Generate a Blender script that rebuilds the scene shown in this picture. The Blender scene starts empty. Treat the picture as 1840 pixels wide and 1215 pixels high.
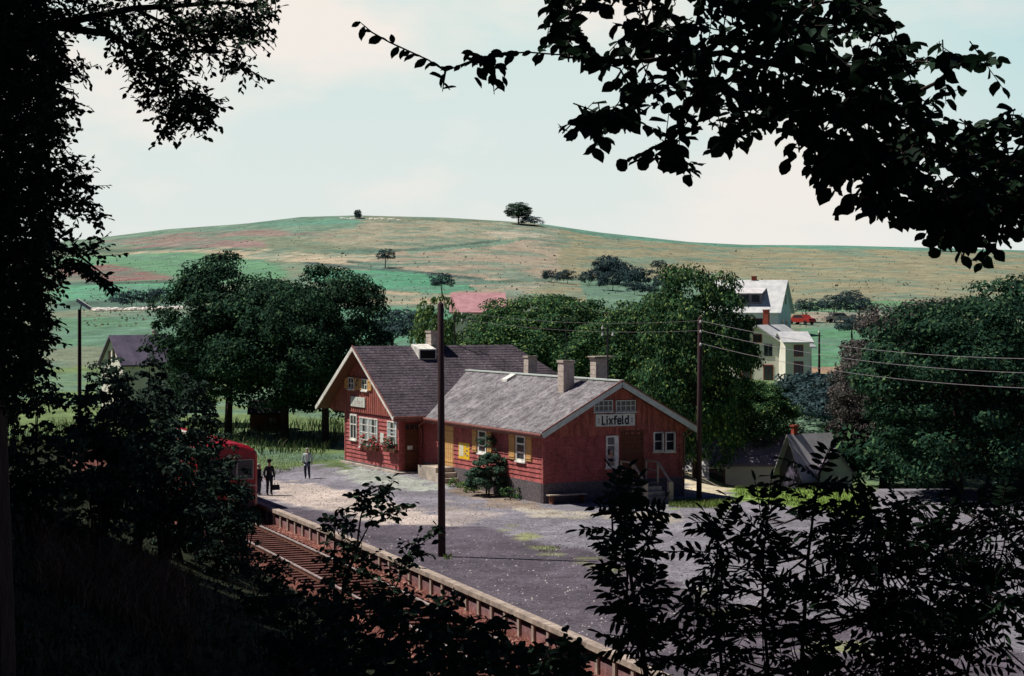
import bpy, math, random
import numpy as np
from mathutils import Vector, Matrix
R = math.radians
SC = bpy.context.scene
COL = SC.collection

# ------------------------------------------------------------------ camera, sky, sun, exposure
F, HX, HY, CH = 3200.0, 920.0, 560.0, 9.5            # focal length in photo pixels, horizon, camera height
cam_d = bpy.data.cameras.new("camera"); cam = bpy.data.objects.new("camera", cam_d); COL.objects.link(cam)
cam.location = (0, 0, CH); cam.rotation_euler = (R(90), 0, 0)
cam_d.sensor_width = 36.0; cam_d.lens = F / 1840 * 36
cam_d.shift_y = -(607.5 - HY) / 1840
cam_d.clip_start = 0.1; cam_d.clip_end = 4000
SC.camera = cam
SUN = Vector((-.970 * math.cos(R(58)), .243 * math.cos(R(58)), math.sin(R(58))))
sl = bpy.data.lights.new("sun", 'SUN'); sl.energy = 5.0; sl.angle = R(.5); sl.color = (1, .95, .88)
so = bpy.data.objects.new("sun", sl); COL.objects.link(so); so.location = (-60, 20, 90)
so.rotation_euler = SUN.to_track_quat('Z', 'Y').to_euler()
W = bpy.data.worlds.new("World"); SC.world = W; W.use_nodes = True
def world():
    nt = W.node_tree; nt.nodes.clear(); N = nt.nodes.new; L = nt.links.new
    out = N('ShaderNodeOutputWorld'); bg = N('ShaderNodeBackground'); bg.inputs[1].default_value = .05
    sky = N('ShaderNodeTexSky'); sky.sky_type = 'NISHITA'; sky.sun_disc = False
    sky.sun_elevation = R(58); sky.sun_rotation = R(-76); sky.dust_density = .6
    tc = N('ShaderNodeTexCoord'); sep = N('ShaderNodeSeparateXYZ'); L(tc.outputs['Generated'], sep.inputs[0])
    mp = N('ShaderNodeMapping'); mp.inputs['Scale'].default_value = (1, 1, 2.2); L(tc.outputs['Generated'], mp.inputs[0])
    no = N('ShaderNodeTexNoise'); no.inputs['Scale'].default_value = 5.5; no.inputs['Detail'].default_value = 7
    no.inputs['Roughness'].default_value = .55; L(mp.outputs[0], no.inputs['Vector'])
    # cloud-bank colours: pinkish white clouds over a pale blue gap
    cr = N('ShaderNodeValToRGB'); e = cr.color_ramp.elements
    e[0].position = .42; e[0].color = (.60, .74, .72, 1); e[1].position = .58; e[1].color = (.86, .80, .74, 1)
    L(no.outputs['Fac'], cr.inputs[0])
    # whiter towards the horizon
    m1 = N('ShaderNodeMapRange'); m1.inputs[1].default_value = .02; m1.inputs[2].default_value = .17
    m1.inputs[3].default_value = .72; m1.inputs[4].default_value = 0; L(sep.outputs[2], m1.inputs[0])
    mx = N('ShaderNodeMix'); mx.data_type = 'RGBA'; L(m1.outputs[0], mx.inputs[0]); L(cr.outputs[0], mx.inputs[6])
    mx.inputs[7].default_value = (.80, .79, .76, 1)
    # clearer blue to the east (right)
    m2 = N('ShaderNodeMapRange'); m2.inputs[1].default_value = .20; m2.inputs[2].default_value = .36
    m2.inputs[3].default_value = 0; m2.inputs[4].default_value = .9; L(sep.outputs[0], m2.inputs[0])
    m2b = N('ShaderNodeMapRange'); m2b.inputs[1].default_value = .03; m2b.inputs[2].default_value = .15; L(sep.outputs[2], m2b.inputs[0])
    mm = N('ShaderNodeMath'); mm.operation = 'MULTIPLY'; L(m2.outputs[0], mm.inputs[0]); L(m2b.outputs[0], mm.inputs[1])
    mxb = N('ShaderNodeMix'); mxb.data_type = 'RGBA'; L(mm.outputs[0], mxb.inputs[0]); L(mx.outputs[2], mxb.inputs[6])
    mxb.inputs[7].default_value = (.33, .62, .68, 1)
    sc = N('ShaderNodeVectorMath'); sc.operation = 'SCALE'; sc.inputs[3].default_value = 19.4; L(mxb.outputs[2], sc.inputs[0])
    # the cloud bank thins out into deep blue higher up
    m3 = N('ShaderNodeMapRange'); m3.inputs[1].default_value = .175; m3.inputs[2].default_value = .24
    m3.inputs[3].default_value = 1; m3.inputs[4].default_value = 0; L(sep.outputs[2], m3.inputs[0])
    m4 = N('ShaderNodeMapRange'); m4.inputs[1].default_value = .3; m4.inputs[2].default_value = .75; L(sep.outputs[1], m4.inputs[0])
    m5 = N('ShaderNodeMath'); m5.operation = 'MULTIPLY'; L(m3.outputs[0], m5.inputs[0]); L(m4.outputs[0], m5.inputs[1])
    fin = N('ShaderNodeMix'); fin.data_type = 'RGBA'; L(m5.outputs[0], fin.inputs[0])
    dk = N('ShaderNodeVectorMath'); dk.operation = 'MULTIPLY'; dk.inputs[1].default_value = (.24, .31, .54); L(sky.outputs[0], dk.inputs[0])
    L(dk.outputs[0], fin.inputs[6]); L(sc.outputs[0], fin.inputs[7])
    L(fin.outputs[2], bg.inputs[0]); L(bg.outputs[0], out.inputs[0])
world()
SC.view_settings.view_transform = 'Standard'; SC.view_settings.look = 'None'
SC.view_settings.exposure = .12; SC.view_settings.gamma = 1
SC.cycles.max_bounces = 5; SC.cycles.diffuse_bounces = 2; SC.cycles.glossy_bounces = 2; SC.cycles.transparent_max_bounces = 4

# ------------------------------------------------------------------ helpers
def at(px, py, d):                                    # point seen at (px, py) standing d metres in front
    return Vector(((px - HX) / F * d, d, CH - (py - HY) / F * d))
def atz(px, py, z=0.0):
    d = F * (CH - z) / (py - HY); return Vector(((px - HX) / F * d, d, z))
def tag(o, label=None, cat=None, group=None, kind=None):
    if label: o["label"] = label
    if cat: o["category"] = cat
    if group: o["group"] = group
    if kind: o["kind"] = kind
    return o
def empty(name, loc=(0, 0, 0), rz=0, label=None, cat=None, group=None, scale=1):
    o = bpy.data.objects.new(name, None); COL.objects.link(o); o.location = loc; o.rotation_euler = (0, 0, rz)
    o.empty_display_size = .3
    o.scale = (scale,) * 3 if not hasattr(scale, '__len__') else scale
    return tag(o, label, cat, group)
def link(name, me, m, parent=None, smooth=False):
    o = bpy.data.objects.new(name, me); COL.objects.link(o)
    if m: me.materials.append(m)
    if parent: o.parent = parent
    if smooth: me.polygons.foreach_set('use_smooth', [True] * len(me.polygons))
    return o
class MB:
    def __init__(s): s.v = []; s.f = []
    def quad(s, a, b, c, d): n = len(s.v); s.v += [a, b, c, d]; s.f.append((n, n + 1, n + 2, n + 3)); return s
    def poly(s, pts): n = len(s.v); s.v += list(pts); s.f.append(tuple(range(n, n + len(pts)))); return s
    def hexa(s, p):                                    # 8 points: bottom ring 0-3, top ring 4-7
        n = len(s.v); s.v += [tuple(q) for q in p]
        for f in ((3, 2, 1, 0), (4, 5, 6, 7), (0, 1, 5, 4), (1, 2, 6, 5), (2, 3, 7, 6), (3, 0, 4, 7)):
            s.f.append(tuple(n + i for i in f))
        return s
    def box(s, x0, x1, y0, y1, z0, z1):
        return s.hexa([(x0, y0, z0), (x1, y0, z0), (x1, y1, z0), (x0, y1, z0), (x0, y0, z1), (x1, y0, z1), (x1, y1, z1), (x0, y1, z1)])
    def bar(s, a, b, w, h=None, up=(0, 0, 1)):         # box beam from a to b
        a, b = Vector(a), Vector(b); h = h or w; d = (b - a).normalized(); u = Vector(up)
        if abs(d.dot(u)) > .98: u = Vector((1, 0, 0))
        r = d.cross(u).normalized(); u = r.cross(d).normalized(); r = r * w / 2; u = u * h / 2
        return s.hexa([a - r - u, a + r - u, b + r - u, b - r - u, a - r + u, a + r + u, b + r + u, b - r + u])
    def tube(s, pts, rad, n=8, cap=True):
        pts = [Vector(p) for p in pts]
        if not hasattr(rad, '__len__'): rad = [rad] * len(pts)
        base = len(s.v); prev = None
        for i, p in enumerate(pts):
            d = (pts[min(i + 1, len(pts) - 1)] - pts[max(i - 1, 0)]).normalized()
            if prev is None:
                u = d.cross(Vector((0, 0, 1)));  u = u if u.length > .05 else Vector((1, 0, 0))
            else: u = prev - d * prev.dot(d)
            u.normalize(); prev = u; w = d.cross(u)
            for k in range(n):
                a = 2 * math.pi * k / n; s.v.append(tuple(p + (u * math.cos(a) + w * math.sin(a)) * rad[i]))
        for i in range(len(pts) - 1):
            for k in range(n):
                a = base + i * n + k; b = base + i * n + (k + 1) % n; s.f.append((a, b, b + n, a + n))
        if cap: s.f.append(tuple(base + k for k in range(n))[::-1]); s.f.append(tuple(base + (len(pts) - 1) * n + k for k in range(n)))
        return s
    def ball(s, c, rx, ry=None, rz=None, n=10, m=7):
        ry = ry or rx; rz = rz or rx; base = len(s.v)
        for j in range(m + 1):
            t = math.pi * j / m
            for k in range(n):
                a = 2 * math.pi * k / n
                s.v.append((c[0] + rx * math.sin(t) * math.cos(a), c[1] + ry * math.sin(t) * math.sin(a), c[2] + rz * math.cos(t)))
        for j in range(m):
            for k in range(n):
                a = base + j * n + k; b = base + j * n + (k + 1) % n; s.f.append((a, a + n, b + n, b))
        return s
    def build(s, name, m, parent=None, smooth=False):
        me = bpy.data.meshes.new(name); me.from_pydata([tuple(v) for v in s.v], [], s.f); me.update()
        return link(name, me, m, parent, smooth)
def nmesh(name, V, Fq):                                # fast numpy mesh; Fq (n,k) equal-size faces
    me = bpy.data.meshes.new(name); V = np.asarray(V, np.float32); Fq = np.asarray(Fq, np.int32); n, k = Fq.shape
    me.vertices.add(len(V)); me.vertices.foreach_set('co', V.ravel())
    me.loops.add(n * k); me.loops.foreach_set('vertex_index', Fq.ravel())
    me.polygons.add(n); me.polygons.foreach_set('loop_start', np.arange(0, n * k, k, dtype=np.int32))
    me.update(calc_edges=True); return me

# ------------------------------------------------------------------ materials
def mat(name, c1, c2=None, scale=3, rough=.8, bump=0, bscale=None, spec=.3, detail=5, stretch=None, lo=.35, hi=.65, metal=0, coord='Object', c3=None, s3=40, weather=None):
    m = bpy.data.materials.new(name); m.use_nodes = True; nt = m.node_tree; N = nt.nodes.new; L = nt.links.new
    p = nt.nodes['Principled BSDF']; p.inputs['Roughness'].default_value = rough; p.inputs['Specular IOR Level'].default_value = spec
    p.inputs['Metallic'].default_value = metal
    tc = N('ShaderNodeTexCoord'); src = tc.outputs[coord]
    if stretch:
        mp = N('ShaderNodeMapping'); mp.inputs['Scale'].default_value = stretch; L(src, mp.inputs[0]); src = mp.outputs[0]
    no = N('ShaderNodeTexNoise'); no.inputs['Scale'].default_value = scale; no.inputs['Detail'].default_value = detail; L(src, no.inputs['Vector'])
    c2 = c2 or tuple(x * .7 for x in c1)
    cr = N('ShaderNodeValToRGB'); e = cr.color_ramp.elements
    e[0].position = lo; e[0].color = (*c1, 1); e[1].position = hi; e[1].color = (*c2, 1); L(no.outputs['Fac'], cr.inputs[0])
    col = cr.outputs[0]
    if c3:
        n3 = N('ShaderNodeTexNoise'); n3.inputs['Scale'].default_value = s3; n3.inputs['Detail'].default_value = 3; L(src, n3.inputs['Vector'])
        r3 = N('ShaderNodeValToRGB'); r3.color_ramp.elements[0].position = .56; r3.color_ramp.elements[1].position = .68; L(n3.outputs['Fac'], r3.inputs[0])
        x3 = N('ShaderNodeMix'); x3.data_type = 'RGBA'; L(r3.outputs[0], x3.inputs[0]); L(col, x3.inputs[6]); x3.inputs[7].default_value = (*c3, 1); col = x3.outputs[2]
    L(col, p.inputs['Base Color'])
    if weather:
        mw = N('ShaderNodeMapping'); mw.inputs['Scale'].default_value = weather; L(tc.outputs[coord], mw.inputs[0])
        nw = N('ShaderNodeTexNoise'); nw.inputs['Scale'].default_value = 1; nw.inputs['Detail'].default_value = 6; nw.inputs['Roughness'].default_value = .65; L(mw.outputs[0], nw.inputs['Vector'])
        rw = N('ShaderNodeMapRange'); rw.inputs[1].default_value = .33; rw.inputs[2].default_value = .67; rw.inputs[3].default_value = .62; rw.inputs[4].default_value = 1.28; L(nw.outputs['Fac'], rw.inputs[0])
        sw = N('ShaderNodeVectorMath'); sw.operation = 'SCALE'; L(col, sw.inputs[0]); L(rw.outputs[0], sw.inputs[3]); L(sw.outputs[0], p.inputs['Base Color'])
    if bump:
        b = N('ShaderNodeBump'); b.inputs['Strength'].default_value = bump; b.inputs['Distance'].default_value = .05
        n2 = N('ShaderNodeTexNoise'); n2.inputs['Scale'].default_value = bscale or scale * 6; n2.inputs['Detail'].default_value = 4
        L(src, n2.inputs['Vector']); L(n2.outputs['Fac'], b.inputs['Height']); L(b.outputs[0], p.inputs['Normal'])
    return m
def leafmat(name, c1, c2, c3=None, trans=.14, rough=.85, spec=.08):
    m = bpy.data.materials.new(name); m.use_nodes = True; nt = m.node_tree; N = nt.nodes.new; L = nt.links.new
    p = nt.nodes['Principled BSDF']; p.inputs['Roughness'].default_value = rough; p.inputs['Specular IOR Level'].default_value = spec
    g = N('ShaderNodeNewGeometry'); cr = N('ShaderNodeValToRGB'); e = cr.color_ramp.elements
    e[0].color = (*c1, 1); e[1].color = (*c2, 1); L(g.outputs['Random Per Island'], cr.inputs[0])
    if c3:
        e = cr.color_ramp.elements; e[1].position = .78; x = e.new(.97); x.color = (*c3, 1)
    tc = N('ShaderNodeTexCoord'); no = N('ShaderNodeTexNoise'); no.inputs['Scale'].default_value = .9; no.inputs['Detail'].default_value = 2
    L(tc.outputs['Object'], no.inputs['Vector'])
    mr = N('ShaderNodeMapRange'); mr.inputs[1].default_value = .3; mr.inputs[2].default_value = .7; mr.inputs[3].default_value = .6; mr.inputs[4].default_value = 1.45; L(no.outputs['Fac'], mr.inputs[0])
    sc = N('ShaderNodeVectorMath'); sc.operation = 'SCALE'; L(cr.outputs[0], sc.inputs[0]); L(mr.outputs[0], sc.inputs[3])
    L(sc.outputs[0], p.inputs['Base Color'])
    if trans:
        t = N('ShaderNodeBsdfTranslucent'); L(sc.outputs[0], t.inputs[0]); mx = N('ShaderNodeMixShader'); mx.inputs[0].default_value = trans
        L(p.outputs[0], mx.inputs[1]); L(t.outputs[0], mx.inputs[2]); L(mx.outputs[0], nt.nodes['Material Output'].inputs[0])
    return m
M = {}
M['red'] = mat('red_siding', (.43, .105, .095), (.28, .066, .068), 3, .75, .25, 30, stretch=(1, 1, 3), c3=(.50, .20, .16), s3=9, weather=(2.2, 2.2, .7))
M['redv'] = mat('red_boards', (.38, .11, .08), (.25, .066, .055), 4, .75, .2, 30, stretch=(3, 3, .6), c3=(.50, .20, .13), s3=9, weather=(3, 3, .5))
M['ochre'] = mat('ochre_wood', (.72, .44, .17), (.54, .30, .11), 5, .7, .15, 40, stretch=(4, 4, .7))
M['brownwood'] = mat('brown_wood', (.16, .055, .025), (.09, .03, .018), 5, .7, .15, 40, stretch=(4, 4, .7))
M['white'] = mat('white_paint', (.84, .82, .74), (.70, .68, .61), 6, .6, weather=(3, 3, 1))
M['verge'] = mat('verge_paint', (.62, .68, .62), (.50, .56, .52), 5, .6)
M['sign'] = mat('sign_enamel', (.70, .74, .66), (.62, .66, .58), 4, .4)
M['ink'] = mat('sign_lettering', (.012, .012, .02), (.02, .02, .03), 4, .5)
M['glass'] = mat('window_glass', (.02, .025, .035), (.03, .035, .045), 2, .08, spec=.7)
M['curtain'] = mat('curtain', (.45, .52, .50), (.30, .38, .38), 8, .9, stretch=(6, 6, .5))
M['roofw'] = mat('wing_felt_roof', (.225, .208, .215), (.115, .10, .112), 2.6, .9, .5, 25, detail=8, lo=.40, hi=.60, c3=(.34, .35, .34), s3=9, weather=(.5, .9, .5))
M['roofh'] = mat('house_slate_roof', (.105, .083, .102), (.058, .046, .060), 2.3, .85, .4, 25, lo=.38, hi=.62, c3=(.20, .17, .17), s3=7, weather=(.5, .5, .8))
M['brick'] = mat('chimney_render', (.62, .54, .46), (.42, .34, .30), 6, .9, .3, 30)
M['concrete'] = mat('concrete', (.50, .43, .36), (.36, .30, .25), 3, .9, .3, 30, weather=(1.2, 1.2, .8), c3=(.50, .43, .33), s3=14)
M['coping'] = mat('coping_concrete', (.46, .37, .30), (.30, .24, .20), 4, .9, .3, 30, weather=(1.5, 1.5, 1.5), c3=(.20, .16, .14), s3=20)
M['gutter'] = mat('gutter_metal', (.26, .10, .08), (.17, .065, .055), 5, .55)
M['dark'] = mat('near_black', (.012, .01, .012), (.02, .016, .018), 3, .9)
M['pole'] = mat('creosoted_pole', (.085, .042, .042), (.035, .018, .022), 4, .85, .4, 20, stretch=(6, 6, .25), weather=(8, 8, .3))
M['iron'] = mat('dark_iron', (.05, .04, .045), (.03, .025, .03), 5, .5)
M['wire'] = mat('wire_metal', (.26, .22, .24), (.18, .15, .17), 5, .4)
M['rail'] = mat('rail_steel', (.50, .44, .42), (.30, .22, .20), 6, .45, metal=.15)
M['railside'] = mat('rusty_rail', (.13, .05, .03), (.08, .03, .02), 6, .85)
M['sleeper'] = mat('timber_sleeper', (.15, .058, .042), (.07, .028, .027), 5, .9, .5, 25, weather=(1.1, 2, 1), stretch=(.6, 4, 4), c3=(.22, .09, .065), s3=9)
M['trainred'] = mat('train_red', (.42, .012, .025), (.30, .010, .02), 3, .3, spec=.5)
M['traincream'] = mat('train_trim', (.60, .58, .50), (.50, .48, .42), 3, .4)
M['bark'] = mat('bark', (.06, .04, .032), (.03, .02, .018), 5, .95, .6, 14, stretch=(2, 2, .5))
M['skin'] = mat('skin', (.50, .28, .20), (.42, .22, .16), 8, .6)
def stonemat():
    m = bpy.data.materials.new('rubble_stone'); m.use_nodes = True; nt = m.node_tree; N = nt.nodes.new; L = nt.links.new
    p = nt.nodes['Principled BSDF']; p.inputs['Roughness'].default_value = .9
    tc = N('ShaderNodeTexCoord'); mp = N('ShaderNodeMapping'); mp.inputs['Scale'].default_value = (2.3, 2.3, 3.6); L(tc.outputs['Object'], mp.inputs[0])
    v1 = N('ShaderNodeTexVoronoi'); v1.distance = 'CHEBYCHEV'; v1.inputs['Randomness'].default_value = .75; L(mp.outputs[0], v1.inputs['Vector'])
    v2 = N('ShaderNodeTexVoronoi'); v2.feature = 'DISTANCE_TO_EDGE'; v2.inputs['Randomness'].default_value = .75; L(mp.outputs[0], v2.inputs['Vector'])
    c1 = N('ShaderNodeValToRGB'); e = c1.color_ramp.elements; e[0].color = (.05, .042, .055, 1); e[1].color = (.15, .12, .125, 1)
    sp = N('ShaderNodeSeparateColor'); L(v1.outputs['Color'], sp.inputs[0]); L(sp.outputs[0], c1.inputs[0])
    c2 = N('ShaderNodeValToRGB'); e = c2.color_ramp.elements; e[0].position = .02; e[0].color = (1, 1, 1, 1); e[1].position = .06; e[1].color = (0, 0, 0, 1); L(v2.outputs['Distance'], c2.inputs[0])
    mx = N('ShaderNodeMix'); mx.data_type = 'RGBA'; L(c2.outputs[0], mx.inputs[0]); L(c1.outputs[0], mx.inputs[6]); mx.inputs[7].default_value = (.22, .18, .175, 1)
    L(mx.outputs[2], p.inputs['Base Color']); b = N('ShaderNodeBump'); b.inputs['Strength'].default_value = .5; b.inputs['Distance'].default_value = .04; L(v2.outputs['Distance'], b.inputs['Height']); L(b.outputs[0], p.inputs['Normal'])
    return m
M['stone'] = stonemat()
M['leafmid'] = leafmat('leaf_mid', (.018, .056, .030), (.046, .112, .042), (.22, .31, .09))
M['leafdark'] = leafmat('leaf_dark', (.009, .032, .023), (.026, .070, .036), (.09, .16, .07))
M['grassmeadow'] = leafmat('grass_meadow', (.04, .075, .03), (.08, .12, .045), (.20, .18, .10))
M['leafbright'] = leafmat('leaf_bright', (.07, .14, .05), (.13, .22, .07), (.28, .34, .12))
M['leafcopper'] = leafmat('leaf_copper', (.040, .040, .042), (.075, .070, .060), (.19, .16, .15))
M['leafhaze'] = leafmat('leaf_far_haze', (.030, .055, .065), (.055, .095, .095), None)  # bluish tint of distance haze put into the leaf colour
M['scrub'] = leafmat('scrub', (.10, .15, .10), (.24, .24, .17), (.40, .35, .26))
M['leafnear'] = leafmat('leaf_near', (.014, .036, .022), (.028, .062, .030), None, trans=.12, rough=.7, spec=.1)
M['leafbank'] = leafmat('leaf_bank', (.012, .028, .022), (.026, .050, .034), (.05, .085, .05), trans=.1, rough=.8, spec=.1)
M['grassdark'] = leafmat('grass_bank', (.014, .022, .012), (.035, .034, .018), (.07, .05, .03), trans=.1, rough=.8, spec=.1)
M['grassgreen'] = leafmat('grass_green', (.09, .15, .04), (.16, .22, .06), (.28, .25, .10))
M['drygrass'] = leafmat('grass_dry', (.07, .04, .03), (.12, .08, .055), (.22, .16, .10), rough=.8, spec=.1)

# ------------------------------------------------------------------ ground
EP = [(485, 912), (594, 957), (664, 984), (730, 1013), (854, 1063), (1000, 1131), (1160, 1202)]
EP = sorted([(p.y, p.x) for p in (atz(a, b) for a, b in EP)])
_y = [e[0] for e in EP]; _x = [e[1] for e in EP]
_cf = np.polyfit(_y, _x, 2)
Y0, Y1 = 44.0, 90.0
def edgeX(Y):                                          # x of the platform edge at depth Y
    Y = np.asarray(Y, float); f = lambda t: np.polyval(_cf, t); df = lambda t: np.polyval(np.polyder(_cf), t)
    r = np.where(Y < Y0, f(Y0) + df(Y0) * (Y - Y0), np.where(Y > Y1, f(Y1) + df(Y1) * (Y - Y1), f(Y)))
    far = f(Y1) + df(Y1) * (Y1 + 25 - Y1)
    return np.where(Y > Y1 + 25, far, r)
def sm(a, b, x): t = np.clip((np.asarray(x, float) - a) / (b - a), 0, 1); return t * t * (3 - 2 * t)
HD = [0, 112, 160, 190, 230, 300, 400, 500, 620, 700, 800, 1600]
HZ = [0, 0, 1.2, 2.4, 6.0, 10.0, 17.5, 27.0, 42.4, 40, 30, -20]
SKY = [(-900, 480), (0, 445), (180, 427), (300, 412), (440, 402), (540, 390), (640, 387), (800, 391), (900, 397), (970, 402), (1080, 418), (1240, 435), (1340, 440), (1500, 441), (1700, 446), (1840, 450), (2800, 475)]
def vnoise(x, y, s, seed=0):
    x = np.asarray(x) / s; y = np.asarray(y) / s; xi = np.floor(x); yi = np.floor(y); fx = x - xi; fy = y - yi
    h = lambda a, b: np.modf(np.abs(np.sin(a * 127.1 + b * 311.7 + seed * 17.3) * 43758.5453))[0]
    fx = fx * fx * (3 - 2 * fx); fy = fy * fy * (3 - 2 * fy)
    return (h(xi, yi) * (1 - fx) + h(xi + 1, yi) * fx) * (1 - fy) + (h(xi, yi + 1) * (1 - fx) + h(xi + 1, yi + 1) * fx) * fy
C0 = Vector((1.57, 88.1, 0)); UX, UY, VX, VY = .894, .447, -.447, .894
def zground(X, Y):
    X = np.asarray(X, float); Y = np.asarray(Y, float); w = X - edgeX(Y)
    k = X / np.maximum(Y, 60); px = HX + F * k
    crest = 42.4 * 0 + CH + 620 * (HY - np.interp(px, [s[0] for s in SKY], [s[1] for s in SKY])) / F
    hz = np.interp(Y, HD, HZ); hill = np.where(hz > 9, 9 + (hz - 9) * (crest - 9) / (42.4 - 9), hz)
    hill = hill + (vnoise(X, Y, 40, 3) - .5) * 1.6 * sm(180, 300, Y) * (1 - sm(540, 600, Y))
    t = (X - C0.x) * VX + (Y - C0.y) * VY; u = (X - C0.x) * UX + (Y - C0.y) * UY
    rise = .35 * sm(5, 15, t) * sm(-7, -2, u) * (1 - sm(8, 14, u)) * (1 - sm(112, 125, Y))
    dip = -1.5 * sm(9.5, 14, X - .02 * (Y - 95)) * sm(95, 104, Y) * (1 - sm(125, 150, Y))
    near = rise + dip
    zr = hill + near
    wp = -w * .93
    bank = -.75 + .43 * np.clip(wp - 4.2, 0, 17.5) + .06 * np.clip(wp - 21.7, 0, 60)
    bank = bank + (vnoise(X, Y, 2.5, 5) - .5) * .35 * sm(5, 8, wp)
    fade = sm(94, 128, Y)
    zl = bank * (1 - fade) + np.maximum(hill, .12 * np.clip(wp, 0, 8) * 0) * fade
    return np.where(w >= 0, zr, zl)
def inpoly(px, py, poly):
    r = np.zeros(px.shape, bool); n = len(poly); j = n - 1
    for i in range(n):
        xi, yi = poly[i]; xj, yj = poly[j]
        c = ((yi > py) != (yj > py)) & (px < (xj - xi) * (py - yi) / ((yj - yi) + 1e-9) + xi); r ^= c; j = i
    return r
FIELDS = [  # outline as bearings of its corners from the viewpoint, colour
 ([(0,380),(1900,380),(1900,660),(0,660)], (.19,.22,.15)),                    # rough pasture
 ([(950,400),(1900,400),(1900,560),(1000,600),(800,520)], (.265,.245,.155)),
 ([(560,396),(1010,400),(1000,440),(820,455),(600,440),(420,410)], (.30,.28,.20)),
 ([(540,470),(1000,425),(1010,500),(900,545),(640,500)], (.32,.27,.20)),
 ([(0,380),(640,380),(640,410),(300,440),(0,450)], (.17,.25,.18)),
 ([(150,436),(340,418),(480,412),(600,423),(430,425),(250,440)], (.25,.19,.16)),
 ([(220,446),(360,430),(470,434),(480,444),(360,448)], (.27,.19,.17)),
 ([(440,400),(620,392),(660,400),(500,408)], (.13,.28,.20)),
 ([(200,456),(400,442),(560,456),(700,458),(640,474),(480,468),(360,456)], (.44,.37,.26)),
 ([(100,462),(350,452),(500,474),(520,500),(300,520),(100,500)], (.13,.27,.15)),
 ([(100,480),(200,476),(330,502),(180,506),(100,500)], (.24,.13,.12)),
 ([(100,510),(330,508),(330,540),(100,545)], (.11,.30,.18)),
 ([(100,545),(330,540),(330,556),(100,558)], (.10,.19,.15)),
 ([(100,572),(340,566),(340,620),(100,625)], (.11,.22,.13)),
 ([(540,482),(700,486),(800,497),(860,520),(800,528),(690,520),(560,505)], (.09,.265,.16)),
 ([(600,512),(700,524),(810,532),(810,552),(640,546),(600,530)], (.40,.32,.22)),
 ([(600,552),(860,556),(860,640),(600,640)], (.10,.25,.15)),
 ([(960,402),(1060,424),(1300,444),(1840,454),(1900,446),(1300,420),(1000,390)], (.11,.25,.18)),
 ([(930,410),(1000,425),(900,428),(860,420)], (.44,.39,.30)),
 ([(720,448),(870,432),(950,428),(900,440),(740,456)], (.17,.25,.18)),
 ([(1420,545),(1560,540),(1840,545),(1840,560),(1430,565)], (.13,.25,.13)),
 ([(1440,562),(1840,560),(1840,580),(1440,580)], (.34,.27,.21)),
 ([(1440,590),(1840,585),(1840,650),(1440,660)], (.10,.24,.13)),
 ([(1440,660),(1580,656),(1580,668),(1440,672)], (.30,.20,.13)),
 ([(540,470),(700,481),(860,499),(880,507),(860,504),(700,487),(540,475)], (.075,.11,.095)),
 ([(120,452),(300,444),(420,446),(560,460),(420,450),(300,449),(120,457)], (.09,.14,.10)),
 ([(110,508),(330,503),(330,507),(110,513)], (.08,.12,.09)), ([(120,540),(320,538),(320,552),(120,556)], (.07,.12,.09)),
 ([(600,450),(760,446),(900,430),(900,434),(760,451),(600,455)], (.10,.14,.11)), ([(620,468),(700,474),(800,470),(800,473),(700,478),(620,472)], (.10,.13,.10)),
 ([(800,508),(1000,498),(1300,510),(1300,516),(1000,505),(800,514)], (.11,.15,.11)),
 ([(1040,500),(1330,505),(1300,560),(1060,560)], (.13,.22,.15)),
 ([(1090,560),(1240,555),(1240,600),(1090,600)], (.36,.25,.13)),
]
NEARF = [
 ([(400,760),(660,770),(660,835),(500,830),(380,870)], (.075,.11,.045)),
 ([(440,822),(520,818),(700,850),(560,835),(460,850)], (.10,.14,.06)),
 ([(640,838),(730,856),(800,874),(720,880),(640,864),(600,850)], (.33,.35,.31)),
 ([(480,862),(560,866),(700,905),(790,932),(860,944),(790,950),(690,945),(560,915),(490,896)], (.47,.395,.35)),
 ([(790,905),(860,912),(900,925),(830,950),(790,945)], (.30,.26,.25)),
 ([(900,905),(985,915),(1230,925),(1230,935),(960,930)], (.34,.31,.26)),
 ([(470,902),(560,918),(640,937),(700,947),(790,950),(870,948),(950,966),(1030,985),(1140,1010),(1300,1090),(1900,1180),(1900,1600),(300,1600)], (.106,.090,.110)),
 ([(1230,898),(1330,902),(1300,916),(1205,912)], (.18,.26,.06)),
 ([(1225,840),(1500,840),(1500,884),(1225,886)], (.55,.48,.34)),
 ([(1320,874),(1560,880),(1560,930),(1440,915),(1320,896)], (.18,.28,.06)),
 ([(830,868),(900,890),(985,905),(1000,915),(880,908),(815,885)], (.24,.19,.15)),
]
GRASSP = [(880,944,26,3),(915,952,26,3),(945,964,24,4),(975,982,26,5),(1010,996,26,4),(1060,1010,22,3),(1100,1024,34,5),(1250,1060,50,7),(800,1003,10,3),(1300,1100,60,12),(1500,1160,80,12)]
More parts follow.
